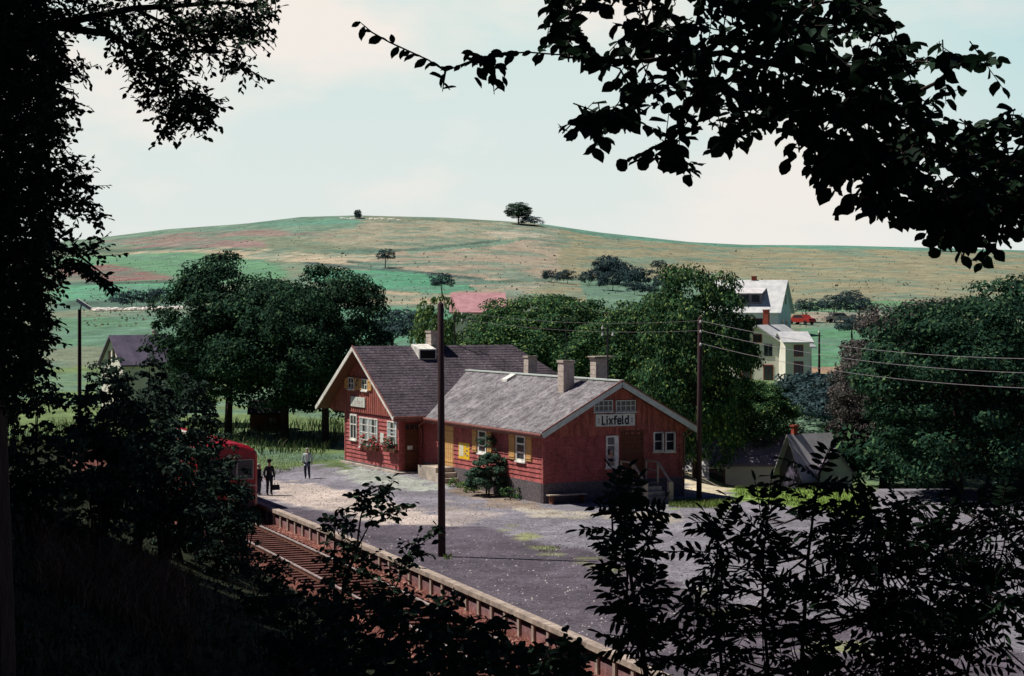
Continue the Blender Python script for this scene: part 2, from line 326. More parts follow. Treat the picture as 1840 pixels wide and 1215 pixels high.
def cols(X, Y, Z):
    px = HX + F * X / np.maximum(Y, 1); py = HY + F * (CH - Z) / np.maximum(Y, 1)
    c = np.tile(np.array((.20, .19, .215)), (len(X), 1)); w = X - edgeX(Y)
    jx = (vnoise(X, Y, 1.6, 1) - .5) * 30 + (vnoise(X, Y, .8, 2) - .5) * 16; jy = (vnoise(X, Y, 2.3, 7) - .5) * 12 + (vnoise(X, Y, .7, 9) - .5) * 7
    m0 = (Y < 115); RR = np.random.default_rng(3).random(len(X)); jx = jx + (RR - .5) * 14; jy = jy + (np.random.default_rng(4).random(len(X)) - .5) * 7
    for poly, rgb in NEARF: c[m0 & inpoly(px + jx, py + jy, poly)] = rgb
    for a, b, ra, rb in GRASSP:
        q = ((px + jx - a) / ra) ** 2 + ((py + jy - b) / rb) ** 2; c[m0 & (q < 1 - RR * .8) & (w > 0)] = (.22, .23, .12)
    f = vnoise(X, Y, 3, 11) ; c[m0] *= ((.82 + .36 * f) * (.84 + .32 * RR))[m0][:, None]
    far = Y >= 108
    jx = (vnoise(X, Y, 7, 1) - .5) * 9; jy = (vnoise(X, Y, 9, 2) - .5) * 2.4 + (RR - .5) * 1.6
    c[far] = (.14, .20, .08)
    for poly, rgb in FIELDS:
        mk = far & inpoly(px + jx, py + jy, poly); c[mk] = rgb
    fine = vnoise(X, Y, 4, 21) * .5 + vnoise(X, Y, 11, 22) * .5
    g = np.array((.12, .21, .16)); k = (sm(.42, .7, fine) * .7)[:, None]
    c[far] = (c * (1 - k) + g * k)[far]
    c[far] *= ((.80 + .34 * vnoise(X, Y, 4, 31)) * (.88 + .24 * RR))[far][:, None]
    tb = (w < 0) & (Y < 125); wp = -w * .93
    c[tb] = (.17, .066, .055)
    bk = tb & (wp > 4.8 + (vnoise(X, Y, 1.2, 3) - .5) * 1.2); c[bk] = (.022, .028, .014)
    return c
def rng(a, b, s): return list(np.arange(a, b - 1e-6, s))
ws = [-900, -600, -400, -300, -240] + rng(-200, -60, 4) + rng(-60, -25, 1.5) + rng(-25, -.6, .6) + [-.3, -.002, 0] + rng(.25, 42, .5) + rng(42, 70, 1) + rng(70, 230, 2.5) + [240, 300, 400, 600, 900]
ys = [-200, -120, -70, -40] + rng(-20, 40, 1.5) + rng(40, 118, .55) + rng(118, 200, 1.5) + rng(200, 625, 2.2) + rng(625, 800, 12) + [850, 950, 1100, 1300, 1600]
wa, ya = np.array(ws), np.array(ys)
GX = edgeX(ya)[:, None] + wa[None, :]; GY = np.repeat(ya[:, None], len(wa), 1)
GZ = zground(GX + 1e-9, GY)
jl = ws.index(-.002)
GZ[:, jl] = np.where(ya < 94, -.75, GZ[:, jl]); ff = sm(94, 128, ya); GZ[:, jl] = GZ[:, jl] * (1 - ff) + GZ[:, jl + 1] * ff
nx, ny = len(wa), len(ya)
idx = np.arange(nx * ny).reshape(ny, nx)
Fq = np.stack([idx[:-1, :-1], idx[:-1, 1:], idx[1:, 1:], idx[1:, :-1]], -1).reshape(-1, 4)
V = np.stack([GX, GY, GZ], -1).reshape(-1, 3)
gm = nmesh('ground', V, Fq)
ca = gm.color_attributes.new('soil', 'FLOAT_COLOR', 'POINT')
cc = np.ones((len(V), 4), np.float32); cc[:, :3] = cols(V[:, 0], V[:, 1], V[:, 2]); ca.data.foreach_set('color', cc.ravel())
def groundmat():
    m = bpy.data.materials.new('ground_surface'); m.use_nodes = True; nt = m.node_tree; N = nt.nodes.new; L = nt.links.new
    p = nt.nodes['Principled BSDF']; p.inputs['Roughness'].default_value = .95; p.inputs['Specular IOR Level'].default_value = .1
    at_ = N('ShaderNodeAttribute'); at_.attribute_name = 'soil'
    tc = N('ShaderNodeTexCoord')
    def nz(scale, det, lo, hi, a, b):
        n = N('ShaderNodeTexNoise'); n.inputs['Scale'].default_value = scale; n.inputs['Detail'].default_value = det; n.inputs['Roughness'].default_value = .7
        L(tc.outputs['Object'], n.inputs['Vector']); r = N('ShaderNodeMapRange'); L(n.outputs['Fac'], r.inputs[0])
        for i, v in enumerate((lo, hi, a, b)): r.inputs[i + 1].default_value = v
        return r.outputs[0]
    a = nz(5, 8, .35, .65, .62, 1.38); b = nz(.45, 7, .34, .66, .72, 1.24)
    mu = N('ShaderNodeMath'); mu.operation = 'MULTIPLY'; L(a, mu.inputs[0]); L(b, mu.inputs[1])
    sc = N('ShaderNodeVectorMath'); sc.operation = 'SCALE'; L(at_.outputs['Color'], sc.inputs[0]); L(mu.outputs[0], sc.inputs[3])
    L(sc.outputs[0], p.inputs['Base Color'])
    bu = N('ShaderNodeBump'); bu.inputs['Strength'].default_value = .6; bu.inputs['Distance'].default_value = .04; L(a, bu.inputs['Height']); L(bu.outputs[0], p.inputs['Normal'])
    return m
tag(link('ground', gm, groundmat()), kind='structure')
def gz(x, y): return float(zground(np.array([x]), np.array([y]))[0])

# ------------------------------------------------------------------ foliage
RN = np.random.default_rng(7)
def unit(v): return v / np.maximum(np.linalg.norm(v, axis=1), 1e-6)[:, None]
def rdir(n): return unit(RN.normal(size=(n, 3)))
def cards(P, Nn, size, asp=.6, name='crown'):           # diamond leaf cards, 4 verts each
    n = len(P); a = unit(np.cross(Nn, rdir(n))); b = np.cross(Nn, a); s = (size * RN.uniform(.6, 1.3, n))[:, None]
    V = np.stack([P - a * s * .5, P - b * s * .5 * asp + a * s * .05, P + a * s * .5, P + b * s * .5 * asp + a * s * .05], 1).reshape(-1, 3)
    return nmesh(name, V, np.arange(4 * n).reshape(-1, 4))
def leaves(P, D, Nn, ln, wd, name='foliage', rnd=True):            # folded oval leaves: base P, direction D, normal Nn
    n = len(P); D = unit(D); S = unit(np.cross(D, Nn)); U = np.cross(S, D); l = np.asarray(ln).reshape(-1, 1) * np.ones((n, 1)); w = np.asarray(wd).reshape(-1, 1) * np.ones((n, 1))
    if rnd:
        pr = [(.12, .22), (.32, .46), (.56, .50), (.80, .30)]
        V = np.stack([P] + [P + D * l * a + S * w * b + U * w * .10 for a, b in pr] + [P + D * l - U * l * .10] + [P + D * l * a - S * w * b + U * w * .10 for a, b in pr[::-1]], 1).reshape(-1, 3)
        b = (np.arange(n) * 10)[:, None]
        return nmesh(name, V, np.concatenate([b + np.array([q]) for q in ([0, 1, 2, 2], [0, 2, 3, 5], [3, 4, 5, 5], [0, 5, 7, 8], [5, 6, 7, 7], [0, 8, 9, 9])])) if False else tri(name, V, b)
    V = np.stack([P, P + D * l * .28 + S * w * .46 + U * w * .12, P + D * l * .66 + S * w * .44 + U * w * .12, P + D * l - U * l * .08,
                  P + D * l * .66 - S * w * .44 + U * w * .12, P + D * l * .28 - S * w * .46 + U * w * .12], 1).reshape(-1, 3)
    b = (np.arange(n) * 6)[:, None]
    return nmesh(name, V, np.concatenate([b + np.array([[0, 1, 2, 3]]), b + np.array([[0, 3, 4, 5]])]))
def tri(name, V, b): return nmesh(name, V, np.concatenate([b + np.array([q]) for q in ([0, 1, 2], [0, 2, 3], [0, 3, 4], [0, 4, 5], [0, 5, 6], [0, 6, 7], [0, 7, 8], [0, 8, 9])]))
def crown(rx, ry, rz, ncl, per, cr, size, bottom=-.55, lump=.22, name='crown', inner=.25):
    """clumps of leaves over a lumpy ellipsoid, centre at origin"""
    d = rdir(ncl * 3); d = d[d[:, 2] > bottom][:ncl]; n = len(d)
    lob = rdir(9); lw = RN.uniform(-lump, lump, 9)
    bump = 1 + (np.clip(d @ lob.T, 0, 1) ** 3 * lw).sum(1)
    rad = np.where(RN.random(n) < inner, RN.uniform(.3, .65, n), RN.uniform(.74, 1.0, n)) * bump
    C = d * rad[:, None] * np.array([rx, ry, rz]); crr = cr * RN.uniform(.55, 1.35, n)
    q = rdir(n * per) ; base = np.repeat(d, per, 0); q = unit(q + base * .55 + np.array([0, 0, .25]))
    P = np.repeat(C, per, 0) + q * (np.repeat(crr, per) * RN.uniform(.55, 1.05, n * per))[:, None] * np.array([1.2, 1.2, .60])
    Nn = unit(q * .9 + rdir(n * per) * .75 + np.array([0, 0, .35]))
    return P, Nn, C
def limbs(mb, C, base, top, r0, k=7, n=7):
    base, top = Vector(base), Vector(top)
    mb.tube([base, base + (top - base) * .08, base.lerp(top, .5) + Vector((RN.uniform(-.2, .2), RN.uniform(-.2, .2), 0)), top], [r0 * 1.35, r0, r0 * .75, r0 * .35], 9)
    for i in RN.choice(len(C), min(k, len(C)), replace=False):
        t = RN.uniform(.35, .9); a = base.lerp(top, t); b = Vector(C[i]); md = a.lerp(b, .5) + Vector((0, 0, -.06 * (b - a).length))
        mb.tube([a, md, b], [r0 * .38, r0 * .22, r0 * .06], 5)
TPL = {}
def tree_template(key, rx, rz, hc, ncl, per, cr, size, m, r0=.28, bottom=-.55, lump=.25, k=9):
    P, Nn, C = crown(rx, rx, rz, ncl, per, cr, size, bottom, lump); off = np.array([0, 0, hc])
    me = cards(P + off, Nn, size); me.materials.append(m)
    mb = MB(); limbs(mb, C + off, (0, 0, -.5), (0, 0, hc + rz * .5), r0, k)
    tm = bpy.data.meshes.new('trunk'); tm.from_pydata([tuple(v) for v in mb.v], [], mb.f); tm.materials.append(M['bark'])
    TPL[key] = (me, tm)
def place_tree(key, name, x, y, label, cat='tree', rz=0, s=1, sz=None, group=None, z=None, m=None):
    me, tm = TPL[key]; sz = sz or s
    r = empty(name, (x, y, gz(x, y) if z is None else z), rz, label, cat, group, (s, s, sz))
    c = bpy.data.objects.new('crown', me); COL.objects.link(c); c.parent = r
    t = bpy.data.objects.new('trunk', tm); COL.objects.link(t); t.parent = r
    if m:
        c.material_slots[0].link = 'OBJECT'; c.material_slots[0].material = m
    return r
def blades(P, h, w, lean=.5, name='grass'):
    n = len(P); a = RN.uniform(0, 6.283, n); s = np.stack([np.cos(a), np.sin(a), np.zeros(n)], 1); l = rdir(n) * lean; l[:, 2] = 0
    h = (h * RN.uniform(.5, 1.4, n))[:, None]
    up = np.array([0, 0, 1.]); m1 = P + (up + l * .35) * h * .55; tp = P + (up * .95 + l) * h
    V = np.stack([P - s * w, P + s * w, m1 + s * w * .8, m1 - s * w * .8, tp + s * w * .15, tp - s * w * .15], 1).reshape(-1, 3)
    b = (np.arange(n) * 6)[:, None]
    return nmesh(name, V, np.concatenate([b + np.array([[0, 1, 2, 3]]), b + np.array([[3, 2, 4, 5]])]))
# ------------------------------------------------------------------ station building
ST = empty('station_building', (C0.x, C0.y, 0), math.atan2(UY, UX), 'red timber railway station with grey roofs, white bargeboards and name boards', 'station')
class PL:                                              # a wall plane: local origin o, run d, outward normal n
    def __init__(s, o, d, n): s.o = o; s.d = d; s.n = n
    def p(s, a, z, off=0): return (s.o[0] + s.d[0] * a + s.n[0] * off, s.o[1] + s.d[1] * a + s.n[1] * off, z)
    def box(s, mb, a0, a1, z0, z1, o0, o1):
        return mb.hexa([s.p(a0, z0, o1), s.p(a1, z0, o1), s.p(a1, z0, o0), s.p(a0, z0, o0), s.p(a0, z1, o1), s.p(a1, z1, o1), s.p(a1, z1, o0), s.p(a0, z1, o0)])
    def surv(s, px, py, off=0):                        # photo survey -> (run, height) on this wall
        o = s.p(0, 0, off); ox = C0.x + o[0] * UX + o[1] * VX; oy = C0.y + o[0] * UY + o[1] * VY
        dx = s.d[0] * UX + s.d[1] * VX; dy = s.d[0] * UY + s.d[1] * VY; k = (px - HX) / F
        a = (k * oy - ox) / (dx - k * dy); Y = oy + a * dy; return a, CH - (py - HY) * Y / F
    def rect(s, x0, x1, y0, y1, off=0):
        a0, z0 = s.surv(x0, (y0 + y1) / 2, off); a1, z1 = s.surv(x1, (y0 + y1) / 2, off)
        am = (x0 + x1) / 2; _, zt = s.surv(am, y0, off); _, zb = s.surv(am, y1, off)
        return min(a0, a1), max(a0, a1), zb, zt
WA = PL((0, 0), (0, 1), (-1, 0)); WB = PL((0, 0), (1, 0), (0, -1))
HX0, HYA = -1.44, 14.85
WH = PL((HX0, HYA), (0, 1), (-1, 0)); WD = PL((HX0, HYA), (1, 0), (0, -1)); WG = PL((HX0 - .08, HYA), (0, 1), (-1, 0))
def siding(mb, P, a0, a1, z0, z1, row=.235):
    z = z0
    while z < z1 - .02:
        zt = min(z + row, z1); mb.quad(P.p(a0, z, .052), P.p(a1, z, .052), P.p(a1, zt, .004), P.p(a0, zt, .004))
        mb.quad(P.p(a0, z, .0), P.p(a1, z, .0), P.p(a1, z, .052), P.p(a0, z, .052)); z += row
def vboards(mb, P, a0, a1, z0, top, w=.16, off=.03):
    a = a0; i = 0
    while a < a1 - .01:
        b = min(a + w, a1); o = off + (.022 if i % 2 else 0); zt0, zt1 = top(a), top(b)
        if max(zt0, zt1) > z0 + .02:
            zt0 = max(zt0, z0 + .01); zt1 = max(zt1, z0 + .01)
            mb.hexa([P.p(a, z0, o), P.p(b, z0, o), P.p(b, z0, -.05), P.p(a, z0, -.05), P.p(a, zt0, o), P.p(b, zt1, o), P.p(b, zt1, -.05), P.p(a, zt0, -.05)])
        a = b; i += 1
# roof planes
RWZ, RWE, RX = 6.02, 3.55, 4.0                          # wing ridge height, eave height, ridge x
wslope = (RWZ - RWE) / 4.5
HR, HE, HYR = 7.47, 3.66, HYA + 4.9
hslope = (HR - HE) / 6.2
def hz_(y): return HR - hslope * abs(HYR - y)
yval = lambda z: HYR - (HR - z) / hslope
stone = MB()
WA.box(stone, 0, 14.8, -.3, 1.0, -.2, .06); WB.box(stone, -.06, 8.06, -.3, 1.0, -.2, .06); stone.box(7.85, 8.06, 0, 15, -1.8, 1.0)
WH.box(stone, -.03, 8.5, -.2, .55, -.2, .07); WD.box(stone, -.07, 1.4, -.2, .5, -.2, .05)
stone.build('stone_base', M['stone'], ST)
w = MB(); siding(w, WA, .06, 14.8, 1.0, 3.5); siding(w, WB, .06, 7.94, 1.0, 3.30)
w.box(.02, 7.98, .02, 14.8, .9, 3.45)
siding(w, WH, .06, 8.4, .55, 3.5); w.box(HX0 + .02, 12, HYA + .02, HYA + 8.4, .3, 3.5)
sd = MB()
for P, L in ((WD, 1.4),): siding(w, P, .06, L, .5, 3.5)
w.build('wall', M['red'], ST)
for P, a in ((WA, 0), (WB, 0), (WB, 7.92), (WH, 0), (WD, 0), (WH, 8.3)):
    cb = MB(); P.box(cb, a - .05, a + .12, .95 if P in (WA, WB) else .5, 3.5, -.02, .065); cb.build('corner_board', M['red'], ST)
g = MB(); vboards(g, WB, -.3, 8.3, 3.28, lambda a: RWZ - wslope * abs(a - RX) - .16)
g.build('gable_boarding', M['redv'], ST)
g = MB(); vboards(g, WG, -1.2, 11.0, 3.5, lambda a: HR - hslope * abs(a - 4.9) - .16)
g.box(HX0 - .02, HX0 + .1, HYA - 1.1, HYA + 10.9, 3.42, 3.5)
gb = g.build('gable_boarding', M['redv'], ST); gb['label'] = 'sunlit boarding of the steep gable'
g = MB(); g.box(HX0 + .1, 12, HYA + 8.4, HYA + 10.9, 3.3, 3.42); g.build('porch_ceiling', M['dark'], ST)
for (x, y) in ((HX0 + 1.2, HYA + 10.7), (5, HYA + 10.7)):
    g = MB(); g.box(x - .08, x + .08, y - .08, y + .08, 0, 3.4); g.bar((x, y - .06, 2.6), (x, y - .9, 3.35), .1); g.build('porch_post', M['brownwood'], ST)
def slab(mb, pts, t=.13):
    n = len(pts); b = [(p[0], p[1], p[2] - t) for p in pts]; k = len(mb.v); mb.v += list(pts) + b
    mb.f.append(tuple(range(k, k + n))); mb.f.append(tuple(range(k + n, k + 2 * n))[::-1])
    for i in range(n): j = (i + 1) % n; mb.f.append((k + i, k + n + i, k + n + j, k + j))
r = MB(); yr, ye = yval(RWZ) + .15, yval(RWE) + .15
slab(r, [(-.5, -.8, RWE), (RX, -.8, RWZ), (RX, yr, RWZ), (-.5, ye, RWE)]); slab(r, [(RX, -.8, RWZ), (8.5, -.8, RWE), (8.5, ye, RWE), (RX, yr, RWZ)])
wr = r.build('roof', M['roofw'], ST); wr['label'] = 'mottled grey low roof of the long wing'
rc = MB(); rc.bar((RX, -.8, RWZ + .02), (RX, yr, RWZ + .02), .3, .07); rc.build('ridge_cap', M['verge'], ST)
r = MB(); X0, X1, XE = -2.34, 8.1, 12.0
ya_, yb_ = HYR - 6.2, HYR + 6.2
slab(r, [(X0, ya_, HE), (XE, ya_, HE), (X1, HYR, HR), (X0, HYR, HR)]); slab(r, [(X0, HYR, HR), (X1, HYR, HR), (XE, yb_, HE), (X0, yb_, HE)])
slab(r, [(XE, ya_, HE), (XE, yb_, HE), (X1, HYR, HR)])
hr = r.build('roof', M['roofh'], ST); hr['label'] = 'dark steep slate roof of the gabled house'
lap = MB()
for k in range(1, 27):
    y = ya_ + 6.2 * k / 27; z = hz_(y)
    lap.hexa([(X0 + .01, y - .01, z + .002), (XE - 3.9 * k / 27, y - .01, z + .002), (XE - 3.9 * k / 27, y + .01, z + .01), (X0 + .01, y + .01, z + .01), (X0 + .01, y - .01, z + .014), (XE - 3.9 * k / 27, y - .01, z + .014), (XE - 3.9 * k / 27, y + .01, z + .026), (X0 + .01, y + .01, z + .026)])
lap.build('slate_course', M['roofh'], ST)
# bargeboards
def verge(name, pts, x=None, y=None, wdt=.27):
    for i, (a, b) in enumerate(pts):
        mb = MB(); mb.bar(a, b, .05, wdt, up=(0, 0, 1)); mb.build('bargeboard', M['white' if x is not None else 'verge'], ST)
e = .12
verge('h', [((X0 - .03, ya_, HE - e), (X0 - .03, HYR, HR - e)), ((X0 - .03, yb_, HE - e), (X0 - .03, HYR, HR - e))], x=1, wdt=.24)
verge('w', [((-.5, -.83, RWE - e), (RX, -.83, RWZ - e)), ((8.5, -.83, RWE - e), (RX, -.83, RWZ - e))], y=1, wdt=.30)
for a_, b_, w_ in (((-.55, -.86, RWE + .03), (RX, -.86, RWZ + .03), .07), ((8.55, -.86, RWE + .03), (RX, -.86, RWZ + .03), .07), ((X0 - .06, ya_, HE + .03), (X0 - .06, HYR, HR + .03), .06)):
    t_ = MB(); t_.bar(a_, b_, w_, .06); t_.build('verge_trim', M['gutter'], ST)
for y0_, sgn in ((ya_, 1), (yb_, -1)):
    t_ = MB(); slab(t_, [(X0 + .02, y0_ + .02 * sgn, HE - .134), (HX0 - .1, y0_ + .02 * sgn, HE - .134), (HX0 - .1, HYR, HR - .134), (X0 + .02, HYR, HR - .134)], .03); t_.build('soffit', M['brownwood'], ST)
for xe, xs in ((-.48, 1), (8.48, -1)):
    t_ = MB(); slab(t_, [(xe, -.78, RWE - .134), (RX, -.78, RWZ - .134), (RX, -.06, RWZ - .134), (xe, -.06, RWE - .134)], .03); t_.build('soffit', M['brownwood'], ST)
gt = MB(); gt.tube([(-.56, -.8, RWE - .1), (-.56, ye, RWE - .06)], .07, 7); gt.box(-.5, -.44, -.78, ye, RWE - .28, RWE - .10); gt.build('gutter', M['gutter'], ST)
gt = MB(); gt.tube([(X0, ya_ - .05, HE - .08), (-.4, ya_ - .05, HE - .08)], .07, 7); gt.box(X0 + .05, -.3, ya_ + .02, ya_ + .06, HE - .28, HE - .13); gt.build('gutter', M['gutter'], ST)
dp = MB(); dp.tube([(-.5, ye - .3, RWE - .12), (-.3, HYA - .12, RWE - .5), (-.12, HYA - .1, RWE - .8), (-.12, HYA - .1, 1.9)], .05, 7); dp.build('downpipe', M['gutter'], ST)
dp = MB(); dp.tube([(8.45, -.6, RWE - .1), (8.12, -.08, RWE - .5), (8.1, -.05, 0)], .045, 7); dp.build('downpipe', M['gutter'], ST)
# windows, doors, shutters -------------------------------------------------
def window(P, a0, a1, z0, z1, nv=2, rows=(.5,), fw=.07, m='white', curtain=False, off=.04, sill=True, name='window'):
    f = MB(); o = off; W_ = a1 - a0; H_ = z1 - z0
    for s0, s1, q0, q1 in ((a0, a0 + fw, z0, z1), (a1 - fw, a1, z0, z1), (a0 + fw, a1 - fw, z0, z0 + fw), (a0 + fw, a1 - fw, z1 - fw, z1)): P.box(f, s0, s1, q0, q1, 0, o + .035)
    for i in range(1, nv):
        c = a0 + W_ * i / nv; P.box(f, c - fw * .4, c + fw * .4, z0 + fw, z1 - fw, 0, o + .03)
    for q in rows:
        c = z0 + H_ * q; P.box(f, a0 + fw, a1 - fw, c - fw * .35, c + fw * .35, 0, o + .026)
    w_ = f.build(name, M[m], ST)
    g_ = MB(); P.box(g_, a0 + fw * .6, a1 - fw * .6, z0 + fw * .6, z1 - fw * .6, 0, o + .004); g_.build('pane', M['glass'], w_)
    if curtain:
        c_ = MB(); P.box(c_, a0 + fw, a0 + fw + W_ * .2, z0 + fw, z1 - fw, 0, o + .008); P.box(c_, a1 - fw - W_ * .2, a1 - fw, z0 + fw, z1 - fw, 0, o + .008)
        P.box(c_, a0 + fw + W_ * .2, a1 - fw - W_ * .2, z0 + H_ * .45, z0 + H_ * .52, 0, o + .008); c_.build('curtain', M['curtain'], w_)
    if sill:
        s_ = MB(); P.box(s_, a0 - .05, a1 + .05, z0 - .07, z0 - .003, 0, o + .09); s_.build('sill', M[m], w_)
    return w_
def board(P, a0, a1, z0, z1, m, name, off=.06, slats=0, lab=None, par=None):
    f = MB(); P.box(f, a0, a1, z0, z1, 0, off)
    for i in range(slats):
        a = a0 + (a1 - a0) * (i + .5) / slats; P.box(f, a - .008, a + .008, z0 + .02, z1 - .02, off - .01, off + .012)
    if slats:
        for q in (.12, .85): z = z0 + (z1 - z0) * q; P.box(f, a0 + .01, a1 - .01, z - .04, z + .04, off, off + .025)
    o = f.build(name, M[m], par or ST)
    if lab: o['label'] = lab
    return o
for (x0, x1, y0, y1) in ((861, 876, 764, 815), (929, 946, 774, 829)):
    a0, a1, z0, z1 = WA.rect(x0, x1, y0, y1); window(WA, a0, a1, z0, min(z1, 3.25), 1, (.33, .66), .12, off=.05)
for (x0, x1, y0, y1) in ((851, 858.5, 766, 812), (877, 885.5, 768, 816), (917, 927, 774, 825), (947.5, 957, 778, 829)):
    a0, a1, z0, z1 = WA.rect(x0, x1, y0, y1); board(WA, a0, a1, z0, min(z1, 3.25), 'ochre', 'shutter', .09, 4)
board(WA, 10.6, 12.3, 1.0, 3.2, 'ochre', 'door', .05, 7, 'ochre boarded sliding door above the loading dock')
a0, a1, z0, z1 = WA.rect(825.5, 845, 796, 825); pz = M['poster'] = mat('poster_yellow', (.85, .55, .02), (.75, .45, .02), 3, .6)
pb = board(WA, a0, a1, z0, z1, 'poster', 'poster', .05)
M['posterw'] = mat('poster_white', (.75, .72, .55), (.6, .55, .4), 6, .6); f = MB(); WA.box(f, a0 + (a1 - a0) * .55, a1 - .1, z0 + .15, z1 - .12, .05, .056)
f.build('poster_picture', M['posterw'], pb)
for i, (aa, zz) in enumerate(((.12, .2), (.16, .5), (.12, .75), (.3, .3))): f = MB(); WA.box(f, a0 + (a1 - a0) * aa, a0 + (a1 - a0) * (aa + .14), z0 + (z1 - z0) * zz, z0 + (z1 - z0) * (zz + .1), .05, .057); f.build('poster_print', M['wire'], pb)
# gable end
for (x0, x1, y0, y1) in ((1066, 1099.5, 719, 739.5), (1105, 1140.5, 719, 739.5)):
    a0, a1, z0, z1 = WB.rect(x0, x1, y0, y1); window(WB, a0, a1, z0, z1, 4, (.5,), .05, off=.07, m='verge')
for (x0, x1, y0, y1) in ((1173, 1190, 776, 811), (1194, 1211, 776, 811)):
    a0, a1, z0, z1 = WB.rect(x0, x1, y0, y1); wd = window(WB, a0, a1, z0, z1, 1, (.52,), .07, off=.05)
    s_ = MB(); am = a0 + (a1 - a0) * .56   # casement leaf swung outwards
    for q0, q1 in ((z0 + .05, z0 + .12), (z1 - .12, z1 - .05), ((z0 + z1) / 2 - .03, (z0 + z1) / 2 + .03)): s_.bar(WB.p(a1 - .03, (q0 + q1) / 2, .08), WB.p(am + .05, (q0 + q1) / 2, .40), .05, .07)
    for t in (0, 1): p = Vector(WB.p(a1 - .03, 0, .08)).lerp(Vector(WB.p(am + .05, 0, .40)), t); s_.box(p.x - .03, p.x + .03, p.y - .03, p.y + .03, z0 + .05, z1 - .05)
    sa = s_.build('casement', M['white'], wd)
    c_ = MB(); c_.bar(WB.p(a1 - .05, (z0 + z1) / 2, .085), WB.p(am + .07, (z0 + z1) / 2, .39), .02, z1 - z0 - .14); c_.build('pane', M['curtain'], wd)
a0, a1, z0, z1 = WB.rect(1088, 1105, 783, 840); win = window(WB, a0, a1, z0, z1, 1, (.70,), .08, off=.05)
f = MB(); WB.box(f, a1 + .0, a1 + .16, z0, z1, .0, .09); f.build('open_casement', M['white'], win)
a0, a1, z0, z1 = WB.rect(1118, 1152, 777, 866); d_ = board(WB, a0, a1, 1.0, z1, 'brownwood', 'door', .05, 6, 'brown boarded door at the top of the steps')
f = MB(); WB.box(f, a0 - .12, a0 - .01, 1.0, z1 + .1, 0, .07); WB.box(f, a1 + .01, a1 + .12, 1.0, z1 + .1, 0, .07); WB.box(f, a0 - .01, a1 + .01, z1 + .01, z1 + .1, 0, .07); f.build('door_frame', M['brownwood'], d_)
f = MB(); f.ball(WB.p(a0 + .12, 2.0, .1), .04); f.build('handle', M['iron'], d_)
GL = {'L': (.46, [[(0, 1), (0, 0), (.36, 0)]]), 'i': (.20, [[(.04, 0), (.04, .62)], [(.04, .90), (.04, .97)]]), 'x': (.50, [[(0, 0), (.44, .68)], [(0, .68), (.44, 0)]]),
      'f': (.36, [[(.12, 0), (.12, .84), (.18, .96), (.34, 1)], [(0, .66), (.32, .66)]]), 'l': (.22, [[(0, 1), (0, .08), (.08, 0)]]),
      'e': (.52, [[(.0, .35), (.44, .35), (.44, .54), (.34, .67), (.12, .67), (0, .52), (0, .15), (.12, 0), (.36, 0), (.44, .08)]]),
      'd': (.50, [[(.44, 1), (.44, 0)], [(.44, .56), (.34, .67), (.12, .67), (0, .52), (0, .15), (.12, 0), (.34, 0), (.44, .12)]])}
def lettering(txt, P, ac, zc, h, off, m, par, wd=.082, gap=.20):
    """block letters painted on a board: one mesh, strokes of width wd"""
    W_ = sum(GL[c][0] * h + gap * h for c in txt) - gap * h; f = MB(); x = ac - W_ / 2; k = 0
    rd = 1 if (P.d[0] * -P.n[1] + P.d[1] * P.n[0]) > 0 else -1
    for c in txt:
        for st in GL[c][1]:
            for (ax_, az_), (bx_, bz_) in zip(st[:-1], st[1:]):
                A_, B_ = Vector((x + ax_ * h, zc - h / 2 + az_ * h)), Vector((x + bx_ * h, zc - h / 2 + bz_ * h)); d = (B_ - A_).normalized(); n = Vector((-d.y, d.x)) * wd / 2; A_ = A_ - d * wd * .42; B_ = B_ + d * wd * .42; k += 1; t = off + .008 + .0006 * (k % 5)
                q = [A_ - n, B_ - n, B_ + n, A_ + n]; mir = lambda u: u if rd > 0 else 2 * ac - u
                f.hexa([P.p(mir(v.x), v.y, off - .004) for v in q] + [P.p(mir(v.x), v.y, t) for v in q])
        x += GL[c][0] * h + gap * h
    return f.build('lettering', m, par)
a0, a1, z0, z1 = WB.rect(1069, 1139, 745, 764.5); sg = board(WB, a0, a1, z0, z1, 'sign', 'name_board', .10, 0, 'white name board with black lettering')
fr = MB()
for q in ((a0, a1, z0 - .03, z0), (a0, a1, z1, z1 + .03)): WB.box(fr, *q, 0, .12)
fr.build('board_frame', M['white'], sg)
lettering('Lixfeld', WB, (a0 + a1) / 2, (z0 + z1) / 2, .385, .10, M['ink'], sg)
for sx in (a0 + .17, a1 - .17):
    f = MB()
    for i in range(4): f.box(WB.p(sx, 0)[0] - .05 + (i % 2) * .06, WB.p(sx, 0)[0] - .02 + (i % 2) * .06, -.112, -.10, (z0 + z1) / 2 - .14 + (i // 2) * .14, (z0 + z1) / 2 - .04 + (i // 2) * .14)
    f.build('small_print', M['wire'], sg)
# house front
a0, a1, z0, z1 = WH.rect(648, 680.5, 751, 805); am = (a0 + a1) / 2
for q0, q1 in ((a0, am - .02), (am + .02, a1)): window(WH, q0, q1, z0, z1, 3, (.25, .5, .75), .07, off=.05, curtain=True)
a0, a1, z0, z1 = WH.rect(698, 714.5, 757, 797); window(WH, a0, a1, z0, z1, 3, (.33, .66), .07, off=.05, curtain=True)
a0, a1, z0, z1 = WH.rect(631, 643, 744, 790); window(WH, a0, a1, z0, z1, 2, (.6,), .1, off=.05)
a0, a1, z0, z1 = WH.rect(684.7, 691, 778, 798); board(WH, a0, a1, z0, z1, 'sign', 'timetable_board', .06)
for (x0, x1, y0, y1) in ((628.5, 638.5, 678, 699), (653, 663, 681, 702)):
    a0, a1, z0, z1 = WG.rect(x0, x1, y0, y1); window(WG, a0, a1, z0, z1, 2, (.5,), .07, off=.08)
